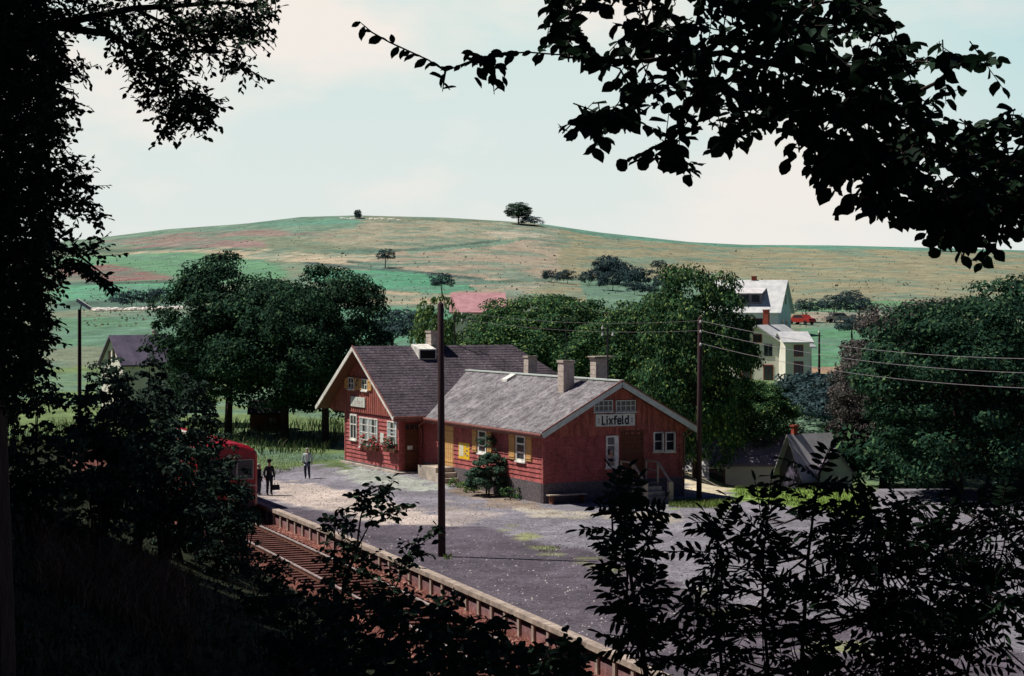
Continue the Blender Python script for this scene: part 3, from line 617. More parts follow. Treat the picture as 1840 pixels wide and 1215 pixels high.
for (x0, x1, y0, y1) in ((622, 628, 677, 698), (639, 645, 679, 700), (646.5, 652.5, 680, 701), (663.5, 670, 682, 703)):
    a0, a1, z0, z1 = WG.rect(x0, x1, y0, y1); board(WG, a0, a1, z0, z1, 'ochre', 'shutter', .11, 3)
a0, a1, z0, z1 = WG.rect(633.5, 658.5, 713.5, 731); sg = board(WG, a0, a1, z0, z1, 'sign', 'name_board', .12, 0, 'sunlit cream name board on the steep gable')
lettering('Lixfeld', WG, (a0 + a1) / 2, (z0 + z1) / 2, .40, .12, M['brick'], sg, .05)  # pale letters: the wash-out by bright sun is put into their colour
f = MB(); p0 = WG.p((a0 + a1) / 2 - .2, z1 + .95, .08); f.tube([p0, WG.p((a0 + a1) / 2 - .2, z1 + 1.05, .25), WG.p((a0 + a1) / 2 - .2, z1 + .85, .32)], .025, 6); f.tube([WG.p((a0 + a1) / 2 - .2, z1 + .86, .32), WG.p((a0 + a1) / 2 - .2, z1 + .68, .33)], [.04, .10], 9); f.build('wall_lamp', M['iron'], ST)
a0, a1, z0, z1 = WD.rect(727, 752, 776, 850); d_ = board(WD, a0, a1, .45, 2.75, 'brownwood', 'door', .05, 6, 'brown entrance door under the corner eave')
f = MB(); f.ball(WD.p(a1 - .12, 1.5, .09), .035); f.build('handle', M['iron'], d_)
f = MB(); q0, q1, q2, q3 = WD.rect(731.6, 740.7, 801, 808); WD.box(f, q0, q1, q2, q3, .05, .08); f.build('notice', M['white'], d_)
a0, a1, z0, z1 = WD.rect(727, 752, 761.5, 773); window(WD, a0, a1, z0, z1, 3, (), .05, off=.05, m='brownwood', sill=False, name='transom')
f = MB(); f.box(HX0 - .3, HX0 + 1.6, HYA - .55, HYA - .06, -.1, .44); f.build('doorstep', M['concrete'], ST)
f = MB(); f.box(HX0 - .32, HX0 - .08, HYA - .1, HYA + 8.5, 0, .46); f.build('plinth_kerb', M['concrete'], ST)
# chimneys, hatches, masts
def chim(x, y, z0, z1, wx, wy, cap=.1, lab=None):
    f = MB(); f.box(x - wx / 2, x + wx / 2, y - wy / 2, y + wy / 2, z0, z1 - cap)
    for k in range(int((z1 - cap - z0) / .24)): f.box(x - wx / 2 - .008, x + wx / 2 + .008, y - wy / 2 - .008, y + wy / 2 + .008, z0 + k * .24, z0 + k * .24 + .2)
    c = f.build('chimney', M['brick'], ST); f = MB(); f.box(x - wx / 2 - .05, x + wx / 2 + .05, y - wy / 2 - .05, y + wy / 2 + .05, z1 - cap, z1); f.build('chimney_cap', M['concrete'], c)
    f = MB(); f.box(x - wx / 4, x + wx / 4, y - wy / 4, y + wy / 4, z1, z1 + .02); f.build('flue', M['dark'], c)
    if lab: c['label'] = lab
    return c
chim(2.85, HYR - .1, 6.5, 8.35, .75, .75, .12)
chim(3.0, 3.25, 5.2, 6.98, .62, .62, .12)
P52 = PL((5.2, 0), (0, 1), (-1, 0))
a_, _ = P52.surv(953, 650); chim(5.2, a_, 5, 7.0, .55, .55)
a_, _ = P52.surv(1077, 650); c = chim(5.2, a_, 5, 7.05, .75, .6); f = MB(); f.box(4.7, 5.9, a_ - .4, a_ + .4, 7.10, 7.16); f.build('cover_slab', M['concrete'], c)
f = MB(); f.hexa([(1.35, HYR - 1.3, 6.65), (2.45, HYR - 1.3, 6.65), (2.45, HYR - .05, 7.2), (1.35, HYR - .05, 7.2), (1.35, HYR - 1.3, 7.28), (2.45, HYR - 1.3, 7.28), (2.45, HYR - .05, 7.56), (1.35, HYR - .05, 7.56)])
hh = f.build('roof_hatch', M['white'], ST); f = MB(); f.box(1.42, 2.38, HYR - 1.33, HYR - 1.31, 6.72, 7.2); f.build('painted_hatch_shade', M['dark'], hh)  # dark sheet on the hatch front paints the shadow under its slab
P37 = PL((3.6, 0), (0, 1), (-1, 0)); a_, _ = P37.surv(918, 672)
f = MB(); zz = RWZ - wslope * .6; f.hexa([(3.2, a_ - .3, zz - .1), (3.2, a_ + .3, zz - .1), (3.75, a_ + .3, zz + .2), (3.75, a_ - .3, zz + .2), (3.2, a_ - .3, zz + .05), (3.2, a_ + .3, zz + .05), (3.75, a_ + .3, zz + .34), (3.75, a_ - .3, zz + .34)]); f.build('skylight', M['white'], ST)
P4 = PL((4.0, 0), (0, 1), (-1, 0)); a_, _ = P4.surv(1092, 680)
f = MB(); f.tube([(4, a_, 5.9), (4, a_, 8.75)], .045, 7); f.bar((3.7, a_, 8.25), (4.3, a_, 8.25), .05); f.bar((3.7, a_, 8.6), (4, a_, 8.6), .05)
ms = f.build('service_mast', M['iron'], ST)
f = MB()
for (dx, z) in ((-.3, 8.62), (-.3, 8.28), (.3, 8.28)): f.tube([(4 + dx, a_, z), (4 + dx, a_, z + .16)], [.06, .04], 7)
f.build('insulator', M['white'], ms)
P4 = PL((4.0, 0), (0, 1), (-1, 0)); Y_ = HYR + .1; PHR = PL((0, Y_), (1, 0), (0, -1)); b_, _ = PHR.surv(817, 600)
f = MB(); f.tube([(b_, Y_, 7.3), (b_, Y_, 9.35)], .04, 7); f.bar((b_, Y_, 9.3), (b_ + .5, Y_, 9.3), .04); f.bar((b_, Y_, 8.9), (b_ + .5, Y_, 8.9), .04)
ms = f.build('service_mast', M['iron'], ST); HM = (b_, Y_)
f = MB()
for z in (9.32, 8.92): f.tube([(b_ + .5, Y_, z), (b_ + .5, Y_, z + .14)], [.06, .04], 7)
f.build('insulator', M['white'], ms)
f = MB(); ax, ay = 3.0, 3.25; f.tube([(ax, ay, 6.9), (ax, ay, 9.3)], .02, 5); f.bar((ax - .5, ay, 9.2), (ax + .5, ay, 9.2), .025)
for k in range(5): f.bar((ax - .45 + k * .22, ay - .35, 9.2), (ax - .45 + k * .22, ay + .35, 9.2), .018)
f.build('aerial', M['iron'], ST)
# loading dock with steps, gable stairs, bench
f = MB(); f.box(-1.15, -.07, 10.5, 12.9, -.3, .98); dk = f.build('loading_dock', M['concrete'], ST)
for k in range(3): f = MB(); f.box(-1.15, -.07, 10.5 - .32 * (k + 1), 10.5 - .32 * k, -.3, .98 - .27 * (k + 1)); f.build('step', M['concrete'], dk)
a0, a1, z0, z1 = WB.rect(1118, 1152, 777, 866)
f = MB(); f.box(a0 - .2, a1 + .25, -1.3, -.07, -.3, .97); ld = f.build('stair_landing', M['stone'], ST)
for k in range(4): f = MB(); f.box(a0 - .2, a1 + .25, -1.3 - .3 * (k + 1), -1.3 - .3 * k, -.3, .97 - .22 * (k + 1)); f.build('step', M['concrete'], ld)
M['lightwood'] = mat('pale_handrail', (.50, .42, .32), (.36, .29, .22), 5, .7)
for xx in (a0 - .15, a1 + .2):
    f = MB(); f.bar((xx, -.1, 1.95), (xx, -1.3, 1.95), .08); f.bar((xx, -1.3, 1.95), (xx, -2.5, 1.05), .09); f.bar((xx, -.1, 1.5), (xx, -1.3, 1.5), .05)
    for y, zb, zt in ((-.15, .9, 1.95), (-1.3, .9, 1.95)): f.box(xx - .04, xx + .04, y - .04, y + .04, zb, zt)
    f.box(xx - .12, xx + .12, -2.6, -2.4, -.1, 1.05); f.build('handrail', M['lightwood'], ld)
BN = empty('bench', (C0.x + 1.0 * UX - (-.45) * 0 + .45 * -VX, C0.y + 1.0 * UY - .45 * VY, 0), math.atan2(UY, UX), 'plain plank bench against the shaded stone base of the gable end', 'bench')
f = MB(); f.box(-1.0, 1.1, -.2, .2, .42, .47); f.build('seat', M['lightwood'], BN)
for x in (-.8, .9): f = MB(); f.box(x - .05, x + .05, -.18, .18, 0, .42); f.build('leg', M['brownwood'], BN)
def S(x, y, z=0): return Vector((C0.x + x * UX + y * VX, C0.y + x * UY + y * VY, z))
# ------------------------------------------------------------------ platform edge, track, railcar
def along(Y, w, z):                                    # point offset w metres to the track side of the edge
    d = (float(edgeX(Y + .5)) - float(edgeX(Y - .5))); n = Vector((-1, d, 0)).normalized(); return Vector((float(edgeX(Y)), Y, z)) + n * w
PE = empty('platform_edge', tuple(along(65, 0, 0)), 0, 'long concrete platform edge with pale coping carried on short posts', 'platform edge')
def unpar(o, root): o.parent = root; o.matrix_parent_inverse = Matrix.Translation(-root.location); return o
Ys = np.arange(28, 112, .5); f = MB()
for a, b in zip(Ys[:-1], Ys[1:]):
    p = [along(a, -.22, 0), along(a, .12, 0), along(b, .12, 0), along(b, -.22, 0)]
    f.hexa([(q.x, q.y, -.13) for q in p] + [(q.x, q.y, .03) for q in p])
unpar(f.build('coping', M['coping'], PE), PE)
f = MB()
for a, b in zip(Ys[:-1], Ys[1:]):
    p = [along(a, -.16, 0), along(a, -.06, 0), along(b, -.06, 0), along(b, -.16, 0)]
    f.hexa([(q.x, q.y, -.8) for q in p] + [(q.x, q.y, -.30) for q in p])
unpar(f.build('panel_wall', M['concrete'], PE), PE)
f = MB()
for a, b in zip(Ys[:-1], Ys[1:]):
    p = [along(a, -.2, 0), along(a, -.17, 0), along(b, -.17, 0), along(b, -.2, 0)]
    f.hexa([(q.x, q.y, -.31) for q in p] + [(q.x, q.y, -.12) for q in p])
unpar(f.build('painted_gap_shade', M['dark'], PE), PE)  # near-black strip stands in for the shade below the coping
Yp = 41.0; first = None
while Yp < 98:
    loc = along(Yp, 0, 0); d = along(Yp + .5, 0, 0) - along(Yp - .5, 0, 0); rz = math.atan2(d.y, d.x)
    if first is None:
        f = MB(); f.box(-.09, .09, -.08, .08, -.78, -.13); first = f.build('post', M['coping'], PE); o = first
    else: o = first.copy(); COL.objects.link(o)
    o.parent = PE; o.location = loc - PE.location; o.rotation_euler = (0, 0, rz); Yp += 1.17 * 1.0
GZR = -.42; W1, W2 = 1.36, 3.22
TR = empty('railway_track', tuple(along(65, 2.3, -.75)), 0, 'single curving railway track with rusty timber sleepers', 'railway track')
for w_ in (W1, W2):
    f = MB(); 
    for a, b in zip(Ys[:-1], Ys[1:]):
        for (hw, z0, z1) in ((.075, -.60, -.58), (.02, -.58, -.47)):
            p = [along(a, w_ + hw, 0), along(a, w_ - hw, 0), along(b, w_ - hw, 0), along(b, w_ + hw, 0)]; f.hexa([(q.x, q.y, z0) for q in p] + [(q.x, q.y, z1) for q in p])
    rl = unpar(f.build('rail', M['railside'], TR), TR)
    f = MB()
    for a, b in zip(Ys[:-1], Ys[1:]):
        p = [along(a, w_ + .045, 0), along(a, w_ - .045, 0), along(b, w_ - .045, 0), along(b, w_ + .045, 0)]; f.hexa([(q.x, q.y, -.468) for q in p] + [(q.x, q.y, -.425) for q in p])
    o = f.build('rail_head', M['rail'], rl)
Ysl = 44.0; first = None
while Ysl < 97:
    loc = along(Ysl, (W1 + W2) / 2, -.66); d = along(Ysl + .5, 0, 0) - along(Ysl - .5, 0, 0)
    if first is None: f = MB(); f.box(-.13, .13, -1.5, 1.5, -.09, .055); first = f.build('sleeper', M['sleeper'], TR); o = first
    else: o = first.copy(); COL.objects.link(o)
    o.parent = TR; o.location = loc - TR.location; o.rotation_euler = (0, RN.uniform(-.02, .02), math.atan2(d.y, d.x) + RN.uniform(-.02, .02)); Ysl += .62
# ballast stones: too many to count
n = 26000; Yb = RN.uniform(40, 98, n); wb = RN.uniform(.05, 5.0, n); Xb = edgeX(Yb) - wb * 1.07
onsl = np.zeros(n); P = np.stack([Xb, Yb, -.745 + RN.uniform(0, .045, n)], 1)
sz = RN.uniform(.025, .06, n)[:, None, None]; oc = np.array([[1, 0, 0], [0, 1, 0], [-1, 0, 0], [0, -1, 0], [0, 0, .9]]) * 1.0
V = (P[:, None, :] + oc[None] * sz * RN.uniform(.6, 1.3, (n, 5, 1))).reshape(-1, 3); b = (np.arange(n) * 5)[:, None, None]
Fq = (b + np.array([[0, 1, 4], [1, 2, 4], [2, 3, 4], [3, 0, 4]])[None]).reshape(-1, 3)
M['ballast'] = leafmat('ballast_stone', (.12, .045, .035), (.22, .09, .07), (.36, .20, .16), trans=0, rough=.9, spec=.1)
tag(link('ballast', nmesh('ballast', V, Fq), M['ballast']), 'rust stained ballast stones along the track', kind='stuff')
# gravel flecks on the forecourt
n = 16000; k = 1 / RN.uniform(1 / 105, 1 / 48, n); Yg = k; Xg = edgeX(Yg) + .3 + RN.uniform(0, 1, n) ** 1.0 * 26
P = np.stack([Xg, Yg, zground(Xg, Yg)], 1); sz = RN.uniform(.015, .045, n)[:, None, None]
V = (P[:, None, :] + oc[None] * sz * RN.uniform(.6, 1.3, (n, 5, 1))).reshape(-1, 3); b = (np.arange(n) * 5)[:, None, None]
Fq = (b + np.array([[0, 1, 4], [1, 2, 4], [2, 3, 4], [3, 0, 4]])[None]).reshape(-1, 3)
M['gravel'] = leafmat('gravel_stone', (.04, .035, .045), (.17, .155, .175), (.42, .39, .37), trans=0, rough=.9, spec=.1)
tag(link('gravel', nmesh('gravel', V, Fq), M['gravel']), 'loose gravel scattered over the station forecourt', kind='stuff')
# railcar
YC = 86.5; fr = along(YC, 1.98, 0); d = along(YC + 2, 2, 0) - along(YC - 2, 2, 0); rz = math.atan2(d.y, d.x) - math.pi / 2
RC = empty('railcar', (fr.x, fr.y, -.42), rz, 'red diesel railcar waiting at the platform behind dark bushes', 'railcar')
hw, Lc, H0, H1 = 1.48, 13.0, .55, 2.98
prof = [(-hw, H0), (-hw, 1.0), (-hw, H1)] + [(-hw * math.cos(t), H1 + .62 * math.sin(t)) for t in np.linspace(.18, math.pi - .18, 11)] + [(hw, H1), (hw, 1.0), (hw, H0)]
f = MB(); ys_ = [(0, .90), (.12, .98), (.45, 1.0), (Lc, 1.0)]; base = 0
for y, s in ys_:
    for (x, z) in prof: f.v.append((x * s, y, z if z < H1 + .05 else H1 + (z - H1) * (s if s < 1 else 1) ** 3))
npf = len(prof)
for j in range(len(ys_) - 1):
    for i in range(npf - 1): a = j * npf + i; f.f.append((a, a + 1, a + npf + 1, a + npf))
f.f.append(tuple(range(npf))); f.f.append(tuple((len(ys_) - 1) * npf + i for i in range(npf))[::-1])
f.build('body', M['trainred'], RC)
f = MB(); f.box(-1.3, 1.3, .2, Lc - .3, .1, .54); f.build('underframe', M['dark'], RC)
for k in (-.82, 0, .82):
    f = MB(); f.box(k - .37, k + .37, -.035, .0, 1.85, 2.75); wn = f.build('windscreen', M['glass'], RC)
    f = MB()
    for q in ((k - .40, k - .37, 1.82, 2.78), (k + .37, k + .40, 1.82, 2.78), (k - .37, k + .37, 1.82, 1.85), (k - .37, k + .37, 2.75, 2.78)): f.box(q[0], q[1], -.05, .0, q[2], q[3])
    f.build('window_frame', M['traincream'], wn)
for k in range(7):
    y = .8 + k * 1.72; f = MB(); f.box(hw - .01, hw + .012, y, y + 1.35, 1.8, 2.7); f.build('side_window', M['glass'], RC)
f = MB(); f.box(-hw * .92, hw * .92, -.03, -.002, 1.48, 1.56); f.build('trim_band', M['traincream'], RC)
for k in (-.95, .95):
    f = MB(); f.tube([(k, -.1, 1.22), (k, .02, 1.22)], .14, 12); hl = f.build('headlight', M['traincream'], RC); f = MB(); f.tube([(k, -.12, 1.22), (k, -.1, 1.22)], .10, 12); f.build('lens', M['glass'], hl)
    f = MB(); f.tube([(k, -.5, .62), (k, 0, .62)], .09, 9); f.tube([(k, -.55, .62), (k, -.5, .62)], .2, 12); f.build('buffer', M['iron'], RC)
f = MB(); f.tube([(0, -.1, 2.9), (0, .05, 2.9)], .12, 10); f.build('headlight', M['traincream'], RC)
f = MB(); f.box(-.9, -.45, .9, 9, 3.54, 3.74); f.build('roof_duct', M['traincream'], RC)
for y in (2.0, 10.5):
    for x in (-.95, .95): f = MB(); f.tube([(x - .07, y, .45), (x + .07, y, .45)], .45, 16); f.build('wheel', M['iron'], RC)
# ------------------------------------------------------------------ poles, wires, lamp
def pole(px, py, ptop, rad, label, arms=(), lean=0):
    b = atz(px, py); h = CH + (HY - ptop) / F * b.y
    r_ = empty('utility_pole', tuple(b), 0, label, 'pole'); f = MB(); f.tube([(0, 0, -.3), (lean * .5, 0, h * .5), (lean, 0, h - .12), (lean, 0, h)], [rad, rad * .9, rad * .8, rad * .3], 12); f.build('shaft', M['pole'], r_, True)
    for z in arms:
        f = MB(); f.tube([(.0 + lean, -.12, h - z - .08), (lean, -.32, h - z - .08), (lean, -.32, h - z + .02)], .02, 6); br = f.build('bracket', M['iron'], r_)
        f = MB(); f.tube([(lean, -.32, h - z), (lean, -.32, h - z + .07), (lean, -.32, h - z + .15)], [.05, .06, .03], 8); f.build('insulator', M['white'], br)
    return r_, b, h
pole(794, 1000, 542, .15, 'thick dark wooden pole standing on the platform in front of the station', (), -.05)
_, pb, ph = pole(1256, 896, 568, .14, 'reddish wooden pole at the right corner of the station carrying wires', (.35, .85, 1.5), .05)
def wire(a, b, sag, lab, r=.012):
    a, b = Vector(a), Vector(b); pts = [a.lerp(b, t) - Vector((0, 0, 4 * sag * t * (1 - t))) for t in np.linspace(0, 1, 15)]
    f = MB(); f.tube([p - a for p in pts], r, 5); o = f.build('overhead_wire', M['wire']); o.location = a; tag(o, lab, 'wire', 'overhead wires')
for i, (z, ey) in enumerate(((.35, 645), (.85, 672), (1.5, 700))):
    a = (pb.x + .05, pb.y - .32, ph - z + .12); b = at(1960, ey, 70)
    wire(a, b, .55, ['highest wire', 'middle wire', 'lowest wire'][i] + ' running right from the reddish pole', .010)
hm = S(HM[0] + .5, HM[1], 9.45); hm2 = S(HM[0] + .5, HM[1], 9.05)
for i, (z, e_) in enumerate(((.35, hm), (.85, hm2))): wire((pb.x + .05, pb.y - .32, ph - z + .12), e_, .35, ['upper thin wire from the pole to the station ridge mast', 'lower thin wire from the pole to the station ridge mast'][i], .007)
lp = at(143, 700, 72.0); lz = gz(lp.x, lp.y); lh = CH - (556 - HY) / F * 72 - lz
L_ = empty('street_lamp', (lp.x, lp.y, lz), 0, 'dark wooden lamp post with tilted white tube lamp beside the left trees', 'street lamp')
f = MB(); f.tube([(0, 0, -.2), (0, 0, lh)], [.09, .07], 9); f.build('post', M['pole'], L_)
f = MB(); f.hexa([(-.12, -.12, lh + .32), (.42, -.12, lh - .02), (.42, .12, lh - .02), (-.12, .12, lh + .32), (-.08, -.1, lh + .45), (.48, -.1, lh + .08), (.48, .1, lh + .08), (-.08, .1, lh + .45)]); f.build('lamp_head', M['white'], L_)
f = MB(); f.tube([(0, 0, lh - .1), (.1, 0, lh + .25)], .03, 6); f.build('arm', M['iron'], L_)
p = at(1472, 700, 190); z0 = gz(p.x, p.y); h = CH - (598 - HY) / F * 190 - z0
r_ = empty('utility_pole', (p.x, p.y, z0), 0, 'slim distant pole in the meadow right of the white house', 'pole'); f = MB(); f.tube([(0, 0, -.2), (0, 0, h)], [.14, .1], 7); f.build('shaft', M['pole'], r_); f = MB(); f.tube([(0, 0, h), (0, 0, h + .25)], [.12, .08], 7); f.build('insulator', M['white'], r_)
# ------------------------------------------------------------------ houses
def flat(name, c1, c2=None, **k): return mat(name, c1, c2, **k)
M['slatelight'] = mat('light_slate', (.66, .66, .64), (.48, .49, .50), 1.2, .6, .3, 12)
M['pinktile'] = mat('pink_tile', (.50, .26, .27), (.36, .18, .19), 1.5, .8, .4, 10)
M['bluewash'] = mat('white_render', (.78, .82, .82), (.68, .72, .74), .8, .9)
M['cream'] = mat('cream_render', (.86, .82, .72), (.74, .69, .58), .8, .9)
M['darkroof'] = mat('dark_roof', (.17, .14, .20), (.10, .085, .13), 1.2, .8, .3, 10)
M['tin'] = mat('grey_sheet_roof', (.66, .64, .64), (.48, .46, .47), 1.5, .7)
M['purpleroof'] = mat('weathered_roof', (.24, .20, .24), (.15, .125, .16), 1.5, .85)
M['greenwash'] = mat('pale_green_wall', (.42, .50, .42), (.33, .40, .34), 1.2, .9)
M['redbrown'] = mat('red_shutter', (.35, .07, .04), (.25, .05, .03), 2, .7)
def house(name, loc, rz, w, l, eave, ridge, wall, roof, label, over=.4, cat='house', chimney=None, wins=(), sink=1.5, dormer=None, lean=None, cm='redbrown'):
    """ridge runs along local x (length l); walls w deep in y; front is -y"""
    r = empty(name, loc, rz, label, cat); L2, W2_ = l / 2, w / 2
    f = MB(); f.hexa([(-L2, -W2_, -sink), (L2, -W2_, -sink), (L2, W2_, -sink), (-L2, W2_, -sink), (-L2, -W2_, eave), (L2, -W2_, eave), (L2, W2_, eave), (-L2, W2_, eave)])
    for x in (-L2, L2): f.poly([(x, -W2_, eave), (x, W2_, eave), (x, 0, ridge - .05)])
    wl = f.build('wall', M[wall], r)
    f = MB(); sl_ = (ridge - eave) / W2_; o = over
    slab(f, [(-L2 - o, -W2_ - o, eave - o * sl_ + .08), (L2 + o, -W2_ - o, eave - o * sl_ + .08), (L2 + o, 0, ridge + .08), (-L2 - o, 0, ridge + .08)], .14)
    slab(f, [(-L2 - o, 0, ridge + .08), (L2 + o, 0, ridge + .08), (L2 + o, W2_ + o, eave - o * sl_ + .08), (-L2 - o, W2_ + o, eave - o * sl_ + .08)], .14)
    rf = f.build('roof', M[roof], r)
    if chimney:
        cx, cy, cs, ct = chimney; f = MB(); f.box(cx - cs, cx + cs, cy - cs, cy + cs, ridge - 1.2, ct); f.box(cx - cs - .06, cx + cs + .06, cy - cs - .06, cy + cs + .06, ct, ct + .1); f.build('chimney', M[cm], rf)
    for face, a, z, ww, hh, mm in wins:
        f = MB(); g_ = MB(); t = .06
        def bx(m_, a0, a1, z0, z1, d):
            if face == 'f': m_.box(a0, a1, -W2_ - d, -W2_ + .02, z0, z1)
            elif face == 'r': m_.box(L2 - .02, L2 + d, a0, a1, z0, z1)
            else: m_.box(-L2 - d, -L2 + .02, a0, a1, z0, z1)
        bx(f, a - ww / 2 - .1, a + ww / 2 + .1, z - .1, z + hh + .1, .05); fr_ = f.build('window', M[mm], r); bx(g_, a - ww / 2, a - .03, z, z + hh, .08); bx(g_, a + .03, a + ww / 2, z, z + hh, .08); g_.build('pane', M['glass'], fr_)
    if dormer:
        x0, x1, zb, zt = dormer; yb = -W2_ + (zb - eave) / sl_; yt = -W2_ + (zt + .5 - eave) / sl_
        f = MB(); f.box(x0, x1, yb, yb + 1.8, zb - .2, zt - .05); dm = f.build('dormer', M['purpleroof'], r)
        f = MB(); slab(f, [(x0 - .25, yb - .5, zt - .1), (x1 + .25, yb - .5, zt - .1), (x1 + .25, yt, zt + .62), (x0 - .25, yt, zt + .62)], .1); f.build('dormer_roof', M['tin'], dm)
        f = MB()
        for k in range(4): c_ = x0 + (x1 - x0) * (k + .5) / 4; f.box(c_ - .5, c_ + .5, yb - .03, yb + .02, zb + .35, zt - .35)
        f.build('dormer_window', M['glass'], dm)
    return r
# white house with dormer on the right
p = at(1354, 600, 232); z = p.z - .3
house('village_house', (p.x, p.y + 4, z), R(-20), 8.4, 9.4, 3.4, 7.3, 'bluewash', 'slatelight', 'white house with long dormer and pale slate roof below the hill', .45, chimney=(.6, .2, .3, 7.8),
      wins=[('f', 1.4, .9, 2.4, 1.3, 'redbrown'), ('r', -1.2, 4.2, .7, 1.2, 'white'), ('r', .5, 4.2, .7, 1.2, 'white'), ('r', -1.6, .8, .8, 1.3, 'white'), ('r', 1.2, .8, .8, 1.3, 'white')], dormer=(-3.4, 2.3, 4.1, 5.7))
p = at(1392, 690, 188); z = gz(p.x, p.y)
house('village_house', (p.x, p.y + 3, z - .6), R(62), 6.5, 8, 4.2, 6.3, 'cream', 'slatelight', 'cream two storey house with pale roof, half hidden by the chestnut crown', .45, chimney=(-.5, .3, .28, 7.9),
      wins=[('l', -1.2, .6, .9, 1.5, 'redbrown'), ('l', 1.2, .6, .9, 1.5, 'redbrown'), ('l', 1.2, 3.1, .9, 1.2, 'redbrown'), ('l', -1.2, 3.1, .9, 1.2, 'white'), ('l', 0, 4.6, .8, .7, 'redbrown'), ('f', -1.5, 3.0, 1, 1.2, 'white')])
p = at(1424, 694, 186); house('annex', (p.x, p.y, gz(p.x, p.y) - .3), R(8), 3.6, 2.6, 4.5, 5.4, 'cream', 'slatelight', 'narrow cream annex with red door beside the cream house', .35, wins=[('f', .1, .3, .8, 2.0, 'redbrown'), ('f', .1, 3.0, .8, 1.0, 'redbrown')])
p = at(858, 560, 200); house('village_house', (p.x, p.y + 4, p.z - 2.6), R(0), 9, 5.6, 2.6, 4.7, 'cream', 'pinktile', 'house with pink tiled roof above the station trees', .35, wins=[('f', 1, .8, .9, 1.2, 'white')])
rr = bpy.data.objects[-1] if False else None
p = at(232, 668, 150); house('village_house', (p.x + .5, p.y + 2, p.z - .4), R(35), 4.6, 5.0, 1.2, 3.4, 'cream', 'darkroof', 'small house with pale timbered gable and dark roof behind the left bushes', .3, sink=3, wins=[('l', -.35, 1.4, .3, .9, 'brownwood'), ('l', .6, 1.1, .3, .9, 'brownwood')], chimney=(1.4, 0, .22, 3.8), cm='brick')
p = at(1322, 866, 112); house('barn', (p.x, p.y + 3, -1.7), R(-4), 6, 7.2, 1.75, 3.4, 'cream', 'purpleroof', 'long low barn with weathered grey roof behind the station', .35, cat='barn', wins=[('f', -1, .4, .9, .8, 'brownwood')])
p = at(1236, 866, 108); house('shed', (p.x, p.y + 1, -1.5), R(-2), 2.6, 2.3, .95, 2.6, 'greenwash', 'tin', 'pale sheet metal shed right beside the station corner', .15, cat='shed', wins=[('f', 0, .1, .6, .5, 'white')])
p = at(1462, 870, 104); house('shed', (p.x, p.y + 1.6, -1.5), R(28), 2.3, 2.6, 1.7, 3.7, 'darkroof', 'tin', 'dark shed with seamed grey roof and small red chimney', .35, cat='shed', chimney=(-1.0, .1, .14, 4.2))
p = at(1508, 880, 102); house('shed', (p.x, p.y + 1.4, -1.4), R(84), 1.8, 2.0, 1.7, 2.9, 'greenwash', 'purpleroof', 'pale green shed with small window at the edge of the yard', .2, cat='shed', wins=[('l', 0, .5, .3, .8, 'white')])
p = at(480, 782, 135); house('shed', (p.x, p.y, gz(p.x, p.y) - .2), R(4), 2.2, 2.4, 1.6, 2.4, 'brownwood', 'dark', 'low brown wooden shed in the shade under the left trees', .2, cat='shed', wins=[('f', .5, .6, .5, .5, 'brownwood')])
# parked cars by the white house
def car(loc, rz, m, label):
    r = empty('parked_car', loc, rz, label, 'car', 'cars parked right of the white house')
    pr = [(-2.0, .35), (-2.0, .85), (-1.7, .95), (-1.2, 1.0), (-.75, 1.42), (.7, 1.44), (1.25, .98), (1.9, .88), (2.05, .6), (2.05, .35)]
    f = MB(); k = 0; f.v += [(x, -.78, z) for x, z in pr] + [(x, .78, z) for x, z in pr]; n = len(pr); f.f.append(tuple(range(n))); f.f.append(tuple(range(n, 2 * n))[::-1])
    for i in range(n): j = (i + 1) % n; f.f.append((i, i + n, j + n, j))
    f.build('body', m, r)
    for s in (-1, 1):
        f = MB(); f.hexa([(-1.0, .785 * s, .98), (1.05, .785 * s, .98), (1.05, .75 * s, .98), (-1.0, .75 * s, .98), (-.68, .785 * s, 1.34), (.62, .785 * s, 1.34), (.62, .75 * s, 1.34), (-.68, .75 * s, 1.34)]); f.build('side_window', M['glass'], r)
        for x in (-1.25, 1.3): f = MB(); f.tube([(x, .68 * s, .3), (x, .82 * s, .3)], .3, 12); f.build('wheel', M['dark'], r)
M['carred'] = mat('car_red', (.40, .04, .03), (.34, .035, .03), 3, .3); M['carpale'] = mat('car_pale', (.65, .52, .42), (.6, .48, .4), 3, .3)
p = at(1440, 580, 256); car((p.x, p.y, gz(p.x, p.y)), R(-48), M['carred'], 'red car parked just right of the white house')
p = at(1506, 577, 262); car((p.x, p.y, gz(p.x, p.y)), R(5), M['carpale'], 'pale beige car parked on the track farther right of the white house')
# rubble heap along the field edge on the left
f = MB(); 
for i in range(90):
    t = RN.random(); q = at(168 + t * 170, 565 + RN.uniform(-1.5, 1), 296 + RN.uniform(-2, 2)); z = gz(q.x, q.y); s = RN.uniform(.25, .75); f.ball((q.x, q.y, z + .1), s * 1.3, s, s * .6, 6, 4)
M['chalk'] = mat('pale_rubble', (.78, .73, .66), (.60, .54, .48), 3, .9)
tag(f.build('rubble', M['chalk']), 'pale rubble strip along the field edge', kind='stuff')
f = MB()
for i in range(40):
    q = at(612 + RN.random() * 110, 392.5, 606 + RN.uniform(-3, 3)); z = gz(q.x, q.y); s = RN.uniform(.2, .6); f.ball((q.x, q.y, z), s * 2, s, s * .6, 6, 4)
tag(f.build('rubble', M['chalk']), 'pale stones along the hill crest', kind='stuff')
